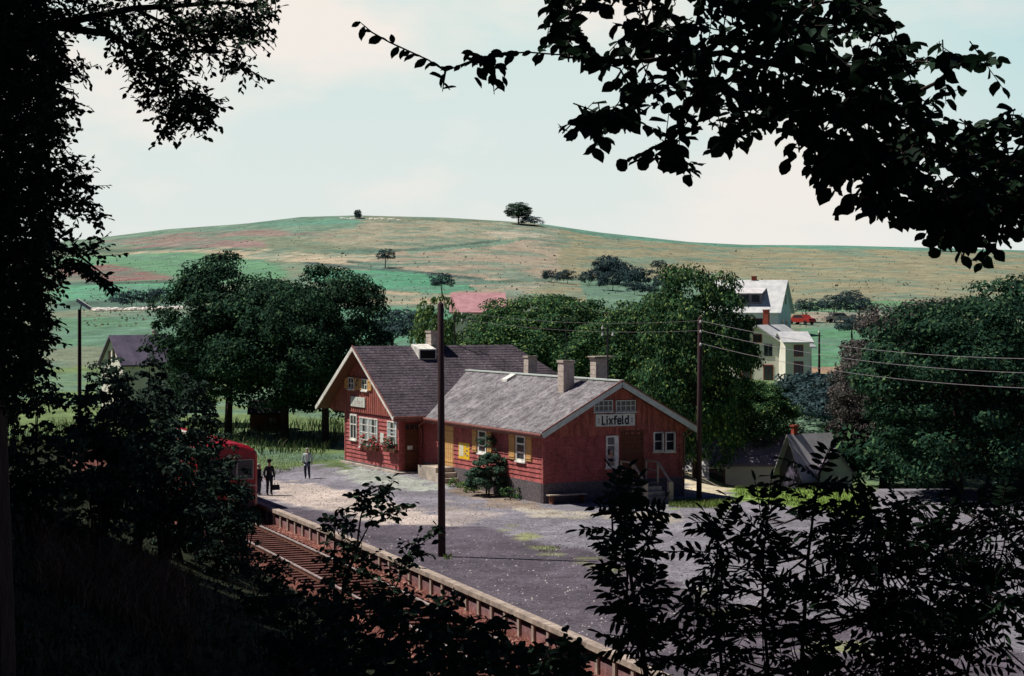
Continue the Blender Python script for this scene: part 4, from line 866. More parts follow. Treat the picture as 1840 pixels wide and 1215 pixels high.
# fence in the right meadow
fp = empty('fence', tuple(at(1440, 690, 180)), 0, 'low dark fence along the far road right of the houses', 'fence'); base = Vector(fp.location)
f = MB(); prev = None
for i in range(12):
    q = at(1440 + i * 14, 690, 180); q.z = gz(q.x, q.y); f.box(q.x - base.x - .05, q.x - base.x + .05, q.y - base.y - .05, q.y - base.y + .05, q.z - base.z - .1, q.z - base.z + 1.0)
    if prev is not None: f.bar(prev - base + Vector((0, 0, .8)), q - base + Vector((0, 0, .8)), .05, .12); f.bar(prev - base + Vector((0, 0, .4)), q - base + Vector((0, 0, .4)), .05, .12)
    prev = q
f.build('rails', M['purpleroof'], fp)
# ------------------------------------------------------------------ trees of the middle distance
tree_template('big1', 4.9, 5.5, 7.6, 200, 210, 1.2, .27, M['leafdark'], .33, bottom=-.9, lump=.12)
tree_template('big2', 5.2, 5.7, 6.2, 200, 210, 1.25, .27, M['leafmid'], .33, bottom=-.9, lump=.2)
tree_template('big3', 4.7, 5.1, 6.9, 190, 210, 1.2, .27, M['leafdark'], .3, bottom=-.9, lump=.25)
tree_template('small', 2.2, 2.0, 3.0, 60, 60, .6, .24, M['leafhaze'], .14, bottom=-.4, k=6)
tree_template('shrub', 1.5, 1.1, .9, 40, 50, .5, .22, M['leafhaze'], .06, bottom=-.2, k=4)
T = place_tree
tree_template('mid', 3.4, 3.4, 4.6, 150, 70, .8, .26, M['leafmid'], .2, bottom=-.7, lump=.2)
def tr(key, px, py, d, label, name='tree', **k):       # trunk foot at (px, py), d metres away
    q = at(px, py, d); return T(key, name, q.x, q.y, label, **k)
gl = 'big trees left of the station'
tr('big1', 410, 790, 130, 'tallest dense tree left of the station with a pointed top', rz=.4, s=.90, sz=.99, group=gl)
tr('big3', 512, 790, 126, 'broad dark tree with its trunk beside the shed, left of the station', rz=2.2, s=.98, sz=.98, group=gl)
tr('big1', 585, 790, 122, 'dark round tree just left of the station gable', rz=4.1, s=.84, sz=.92, group=gl)
tr('big3', 352, 790, 139, 'leftmost tree of the dense group, beside the dark roofed house', rz=1.2, s=.46, sz=.66, group=gl)
gc = 'leafy trees behind the station'
tr('big2', 950, 800, 146, 'leafy tree behind the station ridge under the pink roof', rz=.7, s=.95, sz=.86, group=gc)
tr('big2', 1010, 800, 138, 'broad leafy tree behind the two rear chimneys', rz=2.9, s=1.0, sz=.86, group=gc)
tr('big3', 1105, 800, 128, 'leafy tree behind the gable peak of the station', rz=5.0, s=.85, sz=.75, group=gc, m=M['leafmid'])
tr('big2', 1250, 893, 103, 'large chestnut tree rising beside the reddish pole', rz=3.8, s=.63, sz=1.06, group=gc)
tr('big1', 1190, 860, 112, 'tall leafy tree right behind the station gable roof', rz=1.5, s=.72, sz=.80, group=gc, m=M['leafmid'])
tr('big3', 1350, 870, 116, 'shorter leafy tree between the chestnut and the cream house', rz=2.2, s=.62, sz=.56, group=gc, m=M['leafmid'])
tr('mid', 850, 740, 150, 'rounded tree below the pink roof, right of the yellow green young tree', rz=1.1, s=1.0, sz=.98, group=gc)
gr = 'big trees at the right edge'
tr('big2', 1650, 900, 118, 'copper tinged tree at the right in front of the hill', rz=.3, s=.98, sz=1.0, group=gr, m=M['leafcopper'])
tr('big1', 1585, 900, 108, 'lower grey green tree beside the pale green shed', rz=5.3, s=.62, sz=.62, group=gr, m=M['leafcopper'])
tr('big2', 1720, 925, 92, 'large shady tree with a visible trunk at the right', rz=1.0, s=.90, sz=.88, group=gr, m=M['leafdark'])
tr('big2', 1840, 925, 98, 'rightmost big tree cut off by the edge of the photo', rz=2.4, s=.98, sz=1.02, group=gr, m=M['leafdark'])
tr('big1', 1590, 905, 112, 'low dark bushy tree behind the pale green shed', rz=4.4, s=.42, sz=.42, group=gr)
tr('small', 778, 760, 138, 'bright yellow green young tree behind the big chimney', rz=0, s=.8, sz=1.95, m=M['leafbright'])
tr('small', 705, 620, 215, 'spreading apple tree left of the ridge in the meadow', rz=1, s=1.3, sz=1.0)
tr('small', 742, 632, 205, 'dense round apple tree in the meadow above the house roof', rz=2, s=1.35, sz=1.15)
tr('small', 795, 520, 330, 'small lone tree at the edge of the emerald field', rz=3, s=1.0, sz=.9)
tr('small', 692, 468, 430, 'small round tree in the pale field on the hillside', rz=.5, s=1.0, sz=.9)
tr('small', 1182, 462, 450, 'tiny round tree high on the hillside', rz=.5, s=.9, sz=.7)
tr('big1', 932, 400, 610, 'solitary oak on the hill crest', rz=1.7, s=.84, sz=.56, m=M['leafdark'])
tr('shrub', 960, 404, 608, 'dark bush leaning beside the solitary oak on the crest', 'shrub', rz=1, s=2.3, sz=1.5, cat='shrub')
tr('big2', 643, 392, 606, 'tiny lone tree on the crest left of the oak', rz=1, s=.24, sz=.26, m=M['leafhaze'])
tr('small', 1690, 445, 600, 'dark tree on the skyline behind the hanging branch', rz=1, s=1.9, sz=.9)
gh = 'bushes on the hillside'
for i, (x, y, s) in enumerate(((990, 492, 1.1), (1020, 498, 1.3), (1060, 500, 1.3), (1085, 492, 2.6), (1105, 497, 2.2), (1130, 500, 1.6), (1152, 508, 1.9), (1195, 512, 1.5), (1140, 528, 1.1), (1165, 530, 1.0), (1100, 518, 1.6))):
    tr('shrub', x, y, 400 - (y - 490) * 1.2, ['dark', 'grey green', 'rounded'][i % 3] + ' hillside bush, ' + ['leftmost of the group', 'second from the left', 'third from the left', 'tallest one at the top', 'right of the tallest one', 'in the middle of the row', 'large one right of the middle', 'rightmost of the row', 'low one near the tree tops', 'lowest one at the right', 'below the tallest one'][i], 'shrub', rz=i * 1.3, s=s, sz=s * 1.15, cat='shrub', group=gh)
for i, (x, y, s, d, lab) in enumerate(((1447, 552, .85, 262, 'round orchard tree next to the white house wall'), (1500, 556, 1.0, 262, 'round orchard tree in the middle of the row'), (1545, 556, .95, 262, 'orchard tree at the right end of the row'), (1477, 522, .45, 300, 'tiny orchard tree above the row'), (1527, 528, .9, 300, 'flat bush above the orchard row'), (1532, 604, .9, 222, 'thin orchard tree below the path'))):
    tr('small', x, y, d, lab, rz=i * 1.7, s=s, sz=s * .8, group='orchard trees')
for i, (x, y, s, d, lab) in enumerate(((1465, 745, 1.6, 150, 'rounded bush below the slim distant pole'), (1520, 760, 1.7, 145, 'wide bush at the foot of the copper tree'), (1430, 760, 1.5, 140, 'bush under the narrow annex'), (1550, 690, 1.4, 165, 'bush at the right end of the far fence'), (300, 556, 1.6, 300, 'dark hedge bush behind the pale rubble, right one'), (240, 557, 1.5, 300, 'dark hedge bush behind the pale rubble, left one'), (1160, 600, 1.5, 200, 'bush in the gap above the leafy trees'))):
    tr('shrub', x, y, d, lab, 'shrub', rz=i * 1.7, s=s * 1.2, sz=s, cat='shrub')
for i, (x, y, w_, d) in enumerate(((1590, 880, 1.8, 106), (1640, 884, 2.6, 108), (1700, 884, 2.3, 110), (1765, 884, 2.8, 106), (1830, 884, 2.6, 108), (1890, 884, 2.6, 104))):
    tr('shrub', x, y, d, ['dark hedge bush right of the pale green shed', 'dark hedge bush left of the visible trunk at the right', 'dark hedge bush behind the visible trunk at the right', 'big dark hedge bush right of the visible trunk', 'dark hedge bush at the right edge of the photo', 'outermost dark hedge bush at the right'][i], 'shrub', rz=i * 2.1, s=w_, sz=w_ * .95, cat='shrub', m=M['leafdark'], group='hedge under the right trees')
n = 5000; d = 1 / RN.uniform(1 / 610, 1 / 250, n); px = RN.uniform(150, 1840, n); X = (px - HX) / F * d; q = rdir(n); P = np.stack([X, d, zground(X, d) + .1], 1)
tag(link('tussocks', cards(P, unit(q + np.array([0, -.4, .6])), RN.uniform(.25, .7, n) * np.where(RN.random(n) < .02, 2.4, 1), .5, 'tussocks'), M['scrub']), 'scattered tussocks and scrub on the hillside', kind='stuff')
# bushes and flowers at the station
def bush(name, c, rx, ry, rz_, n, size, m, label, cat='bush', parts=True, ncl=40, cr=.3, z0=None, group=None, bottom=-.5):
    P, Nn, C = crown(rx, ry, rz_, ncl, max(3, n // ncl), cr, size, bottom, .2); r = empty(name, tuple(c), 0, label, cat, group)
    off = np.array([0, 0, rz_ * .75 if z0 is None else z0]); me = cards(P + off, Nn, size, .55, 'foliage'); link('foliage', me, m, r)
    f = MB(); f.tube([(0, 0, -.05), (.03, 0, off[2] * .6), (0, 0, off[2] + rz_ * .3)], [.05, .035, .01], 6)
    for i in range(4): q = Vector(C[i % len(C)]) + Vector((0, 0, off[2])); f.tube([(0, 0, off[2] * .3), q * .6, q], [.03, .02, .006], 5)
    f.build('stem', M['bark'], r); return r
M['leafivy'] = leafmat('leaf_ivy', (.03, .065, .045), (.06, .12, .075), (.14, .22, .13))
q = S(-.75, 4.7); bush('bush', q, 1.05, 1.0, 1.3, 9000, .16, M['leafivy'], 'tall rounded ivy bush against the long sunlit wall of the wing', ncl=60, cr=.3)
q = S(-.45, 5.6); bush('climbing_plant', q, .55, .35, .5, 500, .12, M['leafivy'], 'climbing plant reaching above the ivy bush between the two wing windows', 'plant', ncl=16, cr=.2, z0=2.55)
for i, (x, y, s, lab) in enumerate(((-.6, 8.6, .5, 'low flowering plants beside the dock steps'), (-.7, 7.6, .42, 'low plants halfway between dock and ivy bush'), (-.8, 6.4, .4, 'low plants just left of the ivy bush'), (-.6, 2.5, .5, 'low green plants at the corner of the wing'))):
    bush('flower_clump', S(x, y), s, s * 1.2, s * .7, 420, .11, M['leafbright' if i != 3 else 'leafmid'], lab, 'plants', ncl=18, cr=.16)
M['blossom'] = leafmat('blossom', (.55, .05, .05), (.65, .15, .12), (.8, .6, .55), trans=0)
def flowerbox(P, x0, x1, y0, y1, label, fr):
    a0, a1, z0, z1 = P.rect(x0, x1, y0, y1, .25); c = P.p((a0 + a1) / 2, z0, .25); wc = S(c[0], c[1], z0); r = empty('flower_box', tuple(wc), math.atan2(UY, UX), label, 'flower box')
    L2 = (a1 - a0) / 2; f = MB(); f.box(-.12, .12, -L2 * .9, L2 * .9, -.02, .16); f.build('box', M['brownwood'], r)
    Pp, Nn, C = crown(.3, L2, (z1 - z0) / 2, 26, 24, .14, .1, -.9, .2); link('foliage', cards(Pp + np.array([-.05, 0, (z1 - z0) / 2]), Nn, .11), M['leafivy'], r)
    k = RN.choice(len(Pp), int(len(Pp) * fr), replace=False); link('blossom', cards(Pp[k] * 1.08 + np.array([-.09, 0, (z1 - z0) / 2]), Nn[k], .13, .9), M['blossom'], r)
flowerbox(WH, 649, 680, 783, 808, 'flower box with red blooms under the double window of the house', .22)
flowerbox(WH, 691, 713, 786, 812, 'bushy flower box with a few red blooms under the right house window', .07)
# ------------------------------------------------------------------ people
def skin(name, verts, edges, rad, m, parent, sub=1):
    me = bpy.data.meshes.new(name); me.from_pydata([tuple(v) for v in verts], edges, []); o = bpy.data.objects.new(name, me); COL.objects.link(o); o.parent = parent
    s = o.modifiers.new('skin', 'SKIN'); s.use_smooth_shade = True
    for v, r_ in zip(me.skin_vertices[0].data, rad): v.radius = (r_, r_) if not hasattr(r_, '__len__') else r_
    me.skin_vertices[0].data[0].use_root = True
    b = o.modifiers.new('sub', 'SUBSURF'); b.levels = sub; b.render_levels = sub; me.materials.append(m); return o
def person(loc, rz, label, jm, tm, hm, H=1.76, J=None, shoes=None, shirt=None, hat=None, coat=.0, legs_d=0, group=None):
    """faces local -y; J overrides joints"""
    r = empty('person', loc, rz, label, 'person', group, H / 1.76)
    j = dict(pel=(0, 0, .95), sp=(0, .01, 1.15), ch=(0, 0, 1.36), nk=(0, 0, 1.50), hd=(0, -.01, 1.60), ht=(0, 0, 1.70),
             lh=(.09, 0, .90), lk=(.11, -.02, .50), la=(.11, .02, .09), lt=(.12, -.13, .04), rh=(-.09, 0, .90), rk=(-.11, -.04, .50), ra=(-.12, 0, .09), rt=(-.13, -.15, .04),
             ls=(.18, 0, 1.42), le=(.24, .03, 1.15), lw=(.25, -.05, .90), ln=(.25, -.08, .83), rs=(-.18, 0, 1.42), re=(-.24, .03, 1.15), rw=(-.25, -.05, .90), rn=(-.25, -.08, .83))
    j.update(J or {}); K = list(j); I = {k: i for i, k in enumerate(K)}
    rad = dict(pel=.12, sp=.11, ch=.13, nk=.052, hd=.085, ht=.07, lh=.085, lk=.055, la=.04, lt=.03, rh=.085, rk=.055, ra=.04, rt=.03, ls=.05, le=.04, lw=.027, ln=.03, rs=.05, re=.04, rw=.027, rn=.03)
    E = [('pel', 'sp'), ('sp', 'ch'), ('ch', 'nk'), ('nk', 'hd'), ('hd', 'ht'), ('pel', 'lh'), ('lh', 'lk'), ('lk', 'la'), ('la', 'lt'), ('pel', 'rh'), ('rh', 'rk'), ('rk', 'ra'), ('ra', 'rt'), ('ch', 'ls'), ('ls', 'le'), ('le', 'lw'), ('lw', 'ln'), ('ch', 'rs'), ('rs', 're'), ('re', 'rw'), ('rw', 'rn')]
    v = [Vector(j[k]) for k in K]; ee = [(I[a], I[b]) for a, b in E]; rr_ = [rad[k] for k in K]
    v.append(v[I['hd']] + Vector((0, -.10, .0))); ee.append((I['hd'], len(v) - 1)); rr_.append(.018)       # nose
    for s in ('l', 'r'):                               # five fingers
        n_ = v[I[s + 'n']]; dr = (n_ - v[I[s + 'w']]).normalized()
        for q in range(4):
            o_ = Vector((0, -.03 + q * .02, 0)); v.append(n_ + o_ + dr * .045); v.append(n_ + o_ * 1.1 + dr * (.085 + .012 * (q in (1, 2))) + Vector((0, -.012, 0))); ee += [(I[s + 'n'], len(v) - 2), (len(v) - 2, len(v) - 1)]; rr_ += [.009, .007]
        v.append(v[I[s + 'w']] + dr * .045 + Vector((0, -.045, 0))); ee.append((I[s + 'w'], len(v) - 1)); rr_.append(.01)
    skin('body', v, ee, rr_, M['skin'], r)
    g = lambda *k: [Vector(j[q]) for q in k]
    skin('jacket', g('pel', 'sp', 'ch', 'nk', 'ls', 'le', 'lw', 'rs', 're', 'rw') + [Vector(j['pel']) + Vector((0, 0, -.14 - coat))], [(0, 1), (1, 2), (2, 3), (2, 4), (4, 5), (5, 6), (2, 7), (7, 8), (8, 9), (0, 10)], [(.165, .14), (.155, .13), (.165, .14), .06, .078, .062, .048, .078, .062, .048, (.17, .14)], jm, r)
    skin('trousers', g('pel', 'lh', 'lk', 'la', 'rh', 'rk', 'ra'), [(0, 1), (1, 2), (2, 3), (0, 4), (4, 5), (5, 6)], [.145, .11, .08, .065, .11, .08, .065], tm, r)
    skin('shoes', g('la', 'lt'), [(0, 1)], [.05, .042], M['iron'], r); skin('shoes', g('ra', 'rt'), [(0, 1)], [.05, .042], M['iron'], r)
    f = MB(); h = Vector(j['ht']); f.ball((h.x, h.y + .012, h.z + .0), .098, .105, .085, 12, 8); f.build('hair', hm, r, True)
    f = MB(); e_ = Vector(j['hd'])
    for s in (-1, 1): f.ball((e_.x + s * .033, e_.y - .083, e_.z + .035), .011, .008, .008, 6, 4)
    f.build('eyes', M['dark'], r)
    if shirt:
        f = MB(); c = Vector(j['ch']); f.hexa([(c.x - .05, -.16, 1.02), (c.x + .05, -.16, 1.02), (c.x + .05, -.10, 1.02), (c.x - .05, -.10, 1.02), (c.x - .075, -.155, 1.44), (c.x + .075, -.155, 1.44), (c.x + .07, -.08, 1.46), (c.x - .07, -.08, 1.46)]); f.build('shirt', shirt, r)
    if hat:
        f = MB(); f.tube([(h.x, h.y, h.z + .02), (h.x, h.y, h.z + .035)], [.17, .17], 14); f.tube([(h.x, h.y, h.z + .03), (h.x, h.y, h.z + .10), (h.x, h.y, h.z + .13)], [.115, .12, .09], 12); f.build('hat', hat, r)
    return r
M['jacketpale'] = mat('pale_jacket', (.46, .54, .54), (.36, .44, .45), 6, .9); M['trouserdark'] = mat('dark_trousers', (.035, .035, .07), (.025, .025, .05), 6, .9)
M['suit'] = mat('dark_suit', (.012, .013, .022), (.008, .009, .015), 6, .9); M['hairgrey'] = mat('grey_hair', (.42, .38, .35), (.3, .27, .25), 20, .8); M['hairdark'] = mat('dark_hair', (.02, .015, .012), (.03, .02, .015), 20, .8)
M['shirtw'] = mat('white_shirt', (.75, .75, .70), (.65, .65, .62), 8, .8); M['frock'] = mat('pale_dress', (.5, .40, .40), (.4, .3, .3), 6, .9)
q = atz(552, 858, .12); person((q.x, q.y, gz(q.x, q.y)), R(-5), 'man in pale grey open jacket and white shirt walking on the forecourt', M['jacketpale'], M['trouserdark'], M['hairgrey'], 1.74,
    dict(lk=(.12, -.10, .50), la=(.14, -.02, .09), lt=(.15, -.16, .04), ra=(-.10, .06, .09), rt=(-.11, -.07, .04), le=(.27, .05, 1.15), lw=(.28, -.02, .92), ln=(.28, -.05, .85), re=(-.27, .04, 1.15), rw=(-.27, -.02, .9), rn=(-.27, -.05, .83)), shirt=M['shirtw'])
q = atz(484, 890); person((q.x, q.y, gz(q.x, q.y)), R(30), 'dark silhouetted man in suit and hat on the platform beside the railcar', M['suit'], M['suit'], M['hairdark'], 1.80, dict(lw=(.27, -.03, .9), re=(-.28, .03, 1.15)), hat=M['suit'])
bag = empty('handbag', tuple(Vector((q.x + .36, q.y - .05, .28))), R(20), 'small dark bag held by the man in the hat', 'bag'); f = MB(); f.hexa([(-.19, -.06, 0), (.19, -.06, 0), (.19, .06, 0), (-.19, .06, 0), (-.16, -.04, .27), (.16, -.04, .27), (.16, .04, .27), (-.16, .04, .27)]); f.build('bag_body', M['suit'], bag); f = MB(); f.tube([(-.09, 0, .26), (-.07, 0, .42), (.07, 0, .42), (.09, 0, .26)], .012, 5); f.build('handle', M['suit'], bag)
q = atz(462, 892); q = Vector((q.x, q.y, 0)); person((q.x, q.y + .6, gz(q.x, q.y)), R(70), 'person in dark coat half hidden between the railcar and the man in the hat', M['suit'], M['trouserdark'], M['hairgrey'], 1.62, dict(rw=(-.1, -.3, 1.0), rn=(-.08, -.36, .98), re=(-.22, -.1, 1.12)), coat=.2)
a0, z0 = WB.surv(1095, 814); q = S(a0, .30, z0 - 1.44)   # leaning on the sill inside the gable window
person(tuple(q), math.atan2(UY, UX), 'pale faced person leaning out of the open gable window', M['frock'], M['trouserdark'], M['hairgrey'], 1.7,
    dict(sp=(0, -.08, 1.13), ch=(0, -.34, 1.30), nk=(0, -.46, 1.40), hd=(0, -.52, 1.49), ht=(0, -.53, 1.58), ls=(.17, -.36, 1.34), rs=(-.17, -.36, 1.34), le=(.25, -.44, 1.10), lw=(.08, -.55, 1.04), ln=(.03, -.58, 1.04), re=(-.25, -.44, 1.10), rw=(-.10, -.55, 1.04), rn=(-.05, -.58, 1.04)))
# ------------------------------------------------------------------ foreground foliage
def sample_poly(poly, n, holes=()):
    P = np.array(poly, float); x0, y0 = P.min(0); x1, y1 = P.max(0); out = np.zeros((0, 2))
    while len(out) < n:
        q = np.stack([RN.uniform(x0, x1, n * 2), RN.uniform(y0, y1, n * 2)], 1); k = inpoly(q[:, 0], q[:, 1], poly)
        for h in holes: k &= ~inpoly(q[:, 0], q[:, 1], h)
        out = np.concatenate([out, q[k]])
    return out[:n]
def to3(px, py, d): d = np.asarray(d, float); return np.stack([(px - HX) / F * d, d, CH - (py - HY) / F * d], 1)
def sprays(regions, limbs_px, leaf, asp, m, root, twig=.006, per=(5, 9), limb_r=.05, droop=.35, tight=1.0, trunk=None, mm=None, flat_=.6):
    """regions: (poly, number of sprays, dmin, dmax, holes); each spray is a twig with alternate leaves joined to the nearest limb"""
    LP = []; f = MB()
    for pl in limbs_px:
        pts = [at(*p[:3]) for p in pl]; n = len(pts); rs = [limb_r * (p[3] if len(p) > 3 else 1 - .8 * i / (n - 1)) for i, p in enumerate(pl)]
        f.tube(pts, rs, 7)
        for a, b in zip(pts[:-1], pts[1:]):
            for t in np.linspace(0, 1, 8): LP.append(a.lerp(b, t))
    if trunk: f.tube(*trunk, 12)
    f.build('branches', M['bark'], root); LPn = np.array([tuple(p) for p in LP]); tw = MB(); PP, DD, NN = [], [], []
    for poly, n, d0, d1, holes in regions:
        xy = sample_poly(poly, n, holes); d = RN.uniform(d0, d1, n); C = to3(xy[:, 0], xy[:, 1], d)
        nd = np.array([((LPn - c) ** 2).sum(1).min() for c in C])
        for c in C[np.argsort(nd)]:
            q = LPn[np.argmin(((LPn - c) ** 2).sum(1))]; dv = c - q; L_ = np.linalg.norm(dv); dv = dv / max(L_, 1e-3)
            dv = dv + RN.normal(size=3) * .35 + np.array([0, 0, -droop * .4]); dv /= np.linalg.norm(dv)
            k = RN.integers(*per); ln = leaf * .42 * k * tight; s0 = c - dv * ln * .5
            if L_ > .12: tw.tube([q, q + (s0 - q) * .5 + np.array([0, 0, .05 * L_]) + RN.normal(size=3) * .06 * L_, s0], [twig * 1.6, twig * 1.3, twig], 4, False)
            tw.tube([s0, s0 + dv * ln], [twig, twig * .5], 4, False)
            side = np.cross(dv, np.array([0, 0, 1.])); side /= max(np.linalg.norm(side), .05); LPn = np.concatenate([LPn, [s0, s0 + dv * ln * .4]])
            for i in range(k):
                p = s0 + dv * ln * (i + .5) / k; s = 1 if i % 2 else -1
                PP.append(p); DD.append(dv * .55 + side * s * RN.uniform(.5, 1.1) + np.array([0, 0, -RN.uniform(0, droop * 2.2)]) + RN.normal(size=3) * .25); NN.append(np.array([0, -flat_ * .6, 1.]) * 1.0 + RN.normal(size=3) * .75)
    tw.build('twigs', M['bark'], root); PP, DD, NN = np.array(PP), np.array(DD), np.array(NN); n = len(PP)
    s = RN.uniform(.7, 1.2, n) * leaf
    link('foliage', leaves(PP, DD, NN, s, s * asp * RN.uniform(.8, 1.15, n)), mm or m, root)
    return n
# --- beech bough hanging in from the top right; its trunk stands just outside on the right
BX = at(2420, 900, 10.5); bz = gz(BX.x, BX.y)
BE = empty('beech_tree', (0, 0, 0), 0, 'large leaved beech bough hanging dark across the upper right sky', 'tree')
A = [(990,-80),(992,10),(985,60),(1040,100),(1070,130),(1095,150),(1085,185),(1045,205),(1050,222),(1110,225),(1170,232),(1190,165),(1250,190),(1290,230),(1310,262),(1340,240),(1410,225),(1440,262),(1530,300),(1640,330),(1740,372),(1840,400),(1920,400),(1920,210),(1850,260),(1760,250),(1700,190),(1650,150),(1650,90),(1600,40),(1560,-80)]
holes = [[(1270,105),(1370,105),(1370,135),(1270,132)],[(1480,68),(1550,75),(1540,100),(1500,95)],[(1075,20),(1150,15),(1140,60),(1110,90),(1080,80)],[(1480,235),(1530,235),(1530,262),(1485,260)],[(1200,60),(1215,60),(1215,75),(1200,75)],[(1640,290),(1740,300),(1745,350),(1690,345)]]
C_ = [(1420,245),(1500,330),(1545,368),(1640,388),(1700,432),(1770,445),(1800,420),(1920,390),(1920,300),(1760,310),(1640,290),(1520,260)]
regs = [(A, 470, 8.6, 11.5, holes), (C_, 105, 8.6, 10.2, [[(1640,290),(1750,300),(1740,362),(1650,352)]]),
        ([(1160,200),(1225,215),(1262,262),(1225,298),(1165,288),(1150,262),(1185,250)], 12, 8.8, 9.6, []),
        ([(1035,195),(1120,195),(1120,238),(1040,232)], 9, 8.8, 9.6, []),
        ([(1650,95),(1700,85),(1745,110),(1720,145),(1660,130)], 7, 9, 9.6, []), ([(1760,95),(1795,100),(1785,125),(1745,118)], 2, 9.2, 9.6, []),
        ([(1760,180),(1820,180),(1840,240),(1780,220)], 6, 9, 9.6, []), ([(1680,425),(1790,420),(1790,446),(1710,450)], 5, 9, 9.6, [])]
lp_ = [[(2420, 240, 10.5, 2.4), (2100, 310, 10.3, 1.2), (1860, 312, 10, .7), (1680, 235, 10, .5), (1540, 150, 10, .4), (1300, 95, 9.8, .35), (1130, 112, 9.6, .2), (1010, 102, 9.4, .12)],
       [(1860, 312, 10, .6), (1740, 285, 9.8, .6), (1600, 265, 9.6, .4), (1450, 250, 9.4, .2)],
       [(1540, 140, 10, .5), (1400, 20, 10, .3), (1200, -20, 10, .2), (1050, -30, 10, .12)],
       [(1400, 105, 9.9, .35), (1250, 170, 9.5, .2), (1215, 240, 9.3, .13), (1190, 280, 9.2, .08)],
       [(1900, 280, 9.9, .7), (1850, 350, 9.6, .4), (1700, 365, 9.4, .3), (1560, 330, 9.3, .15), (1440, 255, 9.2, .08)],
       [(1850, 350, 9.6, .3), (1770, 405, 9.4, .2), (1760, 430, 9.3, .1)],
       [(1620, 180, 10, .3), (1680, 150, 9.7, .2), (1720, 115, 9.5, .1), (1790, 102, 9.3, .05)]]
sprays(regs, lp_, .094, .74, M['leafnear'], BE, twig=.004, limb_r=.05, trunk=([(BX.x, BX.y, bz - .5), (BX.x, BX.y, bz + 3), (BX.x - .1, BX.y, 11), (BX.x, BX.y, 16)], [.42, .34, .3, .22]), tight=1.05)
# long bare twig with few leaves reaching left
f = MB(); tl = [(1130, 112, 9.6), (1070, 100, 9.5), (1000, 98, 9.5), (950, 94, 9.4), (905, 96, 9.4), (870, 104, 9.3), (842, 92, 9.3)]
t2 = [(870, 104, 9.3), (885, 130, 9.3), (888, 170, 9.3)]; t3 = [(905, 96, 9.4), (840, 112, 9.4), (800, 128, 9.4), (770, 108, 9.35), (735, 92, 9.35), (700, 76, 9.3), (668, 58, 9.3), (645, 38, 9.3)]; t4 = [(800, 128, 9.4), (795, 165, 9.4)]
PP, DD, NN, LN = [], [], [], []
for t, kk, sz_ in ((tl, 26, .075), (t2, 7, .085), (t3, 24, .07), (t4, 4, .08)):
    pts = [at(*p) for p in t]; f.tube(pts, [.007] + [.0045] * (len(pts) - 2) + [.002], 5)
    for i in range(kk):
        u = (i + .5) / kk * (len(pts) - 1); j = int(u); a, b = pts[j], pts[min(j + 1, len(pts) - 1)]; p = a.lerp(b, u - j); d = (b - a).normalized()
        if t is tl and 2 < u < 3.2 and i % 2: continue
        PP.append(tuple(p)); DD.append((d.x * .7 + RN.normal() * .3, RN.normal() * .3, RN.uniform(-1.1, .35 if t is t3 else .2))); NN.append((RN.normal() * .5, -.8, .8 + RN.normal() * .4)); LN.append(sz_ * RN.uniform(.65, 1.2))
for q in range(16):                                     # leaf cluster on the twig
    p = at(RN.uniform(845, 905), RN.uniform(95, 150), 9.3); PP.append(tuple(p)); DD.append((RN.normal() * .7, RN.normal() * .3, RN.uniform(-1.2, .2))); NN.append((RN.normal() * .5, -.8, .7)); LN.append(.075 * RN.uniform(.7, 1.2))
f.build('twigs', M['bark'], BE); LN = np.array(LN); link('foliage', leaves(np.array(PP), np.array(DD), np.array(NN), LN, LN * .58), M['leafnear'], BE)
# --- big dark tree on the left edge
LX = at(-60, 900, 21); LE = empty('maple_tree', (0, 0, 0), 0, 'huge dark tree filling the left edge with a bough across the upper left', 'tree')
q0 = [(-80,-60),(60,-60),(100,60),(95,200),(85,300),(85,420),(75,520),(75,640),(40,730),(-80,750)]
q1 = [(-40,-60),(505,-60),(505,5),(495,30),(470,60),(430,70),(300,60),(200,70),(100,60),(-40,80)]
q2 = [(300,20),(480,40),(440,100),(452,128),(440,148),(412,132),(390,112),(330,110)]
q3 = [(190,60),(330,60),(340,140),(382,190),(378,225),(335,238),(290,245),(285,215),(262,190),(250,150),(215,110)]
q4 = [(80,60),(170,90),(135,115),(165,128),(100,150),(150,185),(110,200),(130,230),(100,250),(150,300),(158,335),(130,345),(172,372),(184,398),(150,398),(100,380),(100,420),(170,440),(205,462),(140,470),(202,490),(208,525),(160,500),(115,480),(98,520),(100,560),(90,600),(80,650),(60,690),(60,400)]
h3 = [[(95,55),(160,60),(150,88),(105,82)],[(110,75),(180,95),(175,120),(130,110)]]
lpx = [[(-60, 300, 21, 3), (-20, 120, 20.5, 2), (90, 45, 20, 1), (200, 62, 20, .6), (250, 95, 19.5, .4), (285, 130, 19.5, .25), (320, 200, 19.3, .1)],
       [(90, 45, 20, .9), (240, 15, 20, .6), (400, 5, 20, .35), (490, 15, 19.5, .12)], [(240, 15, 20, .4), (330, 60, 19.7, .25), (430, 110, 19.5, .1)],
       [(-60, 420, 21, 2), (40, 330, 20, .8), (110, 310, 19.5, .4), (150, 330, 19.2, .1)], [(-60, 520, 21, 2), (50, 440, 20, .8), (130, 450, 19.5, .3), (195, 500, 19.2, .1)],
       [(-60, 250, 21, 2), (50, 160, 20, .7), (110, 130, 19.6, .3), (150, 135, 19.3, .1)], [(-60, 650, 21, 2), (40, 600, 20, .7), (100, 610, 19.6, .3)]]
rl_ = [(q0, 2600, 17.5, 24, []), (q1, 360, 18.5, 21, h3), (q2, 85, 18.8, 20.5, []), (q3, 180, 18.8, 20.5, []), (q4, 330, 18, 20.5, h3)]
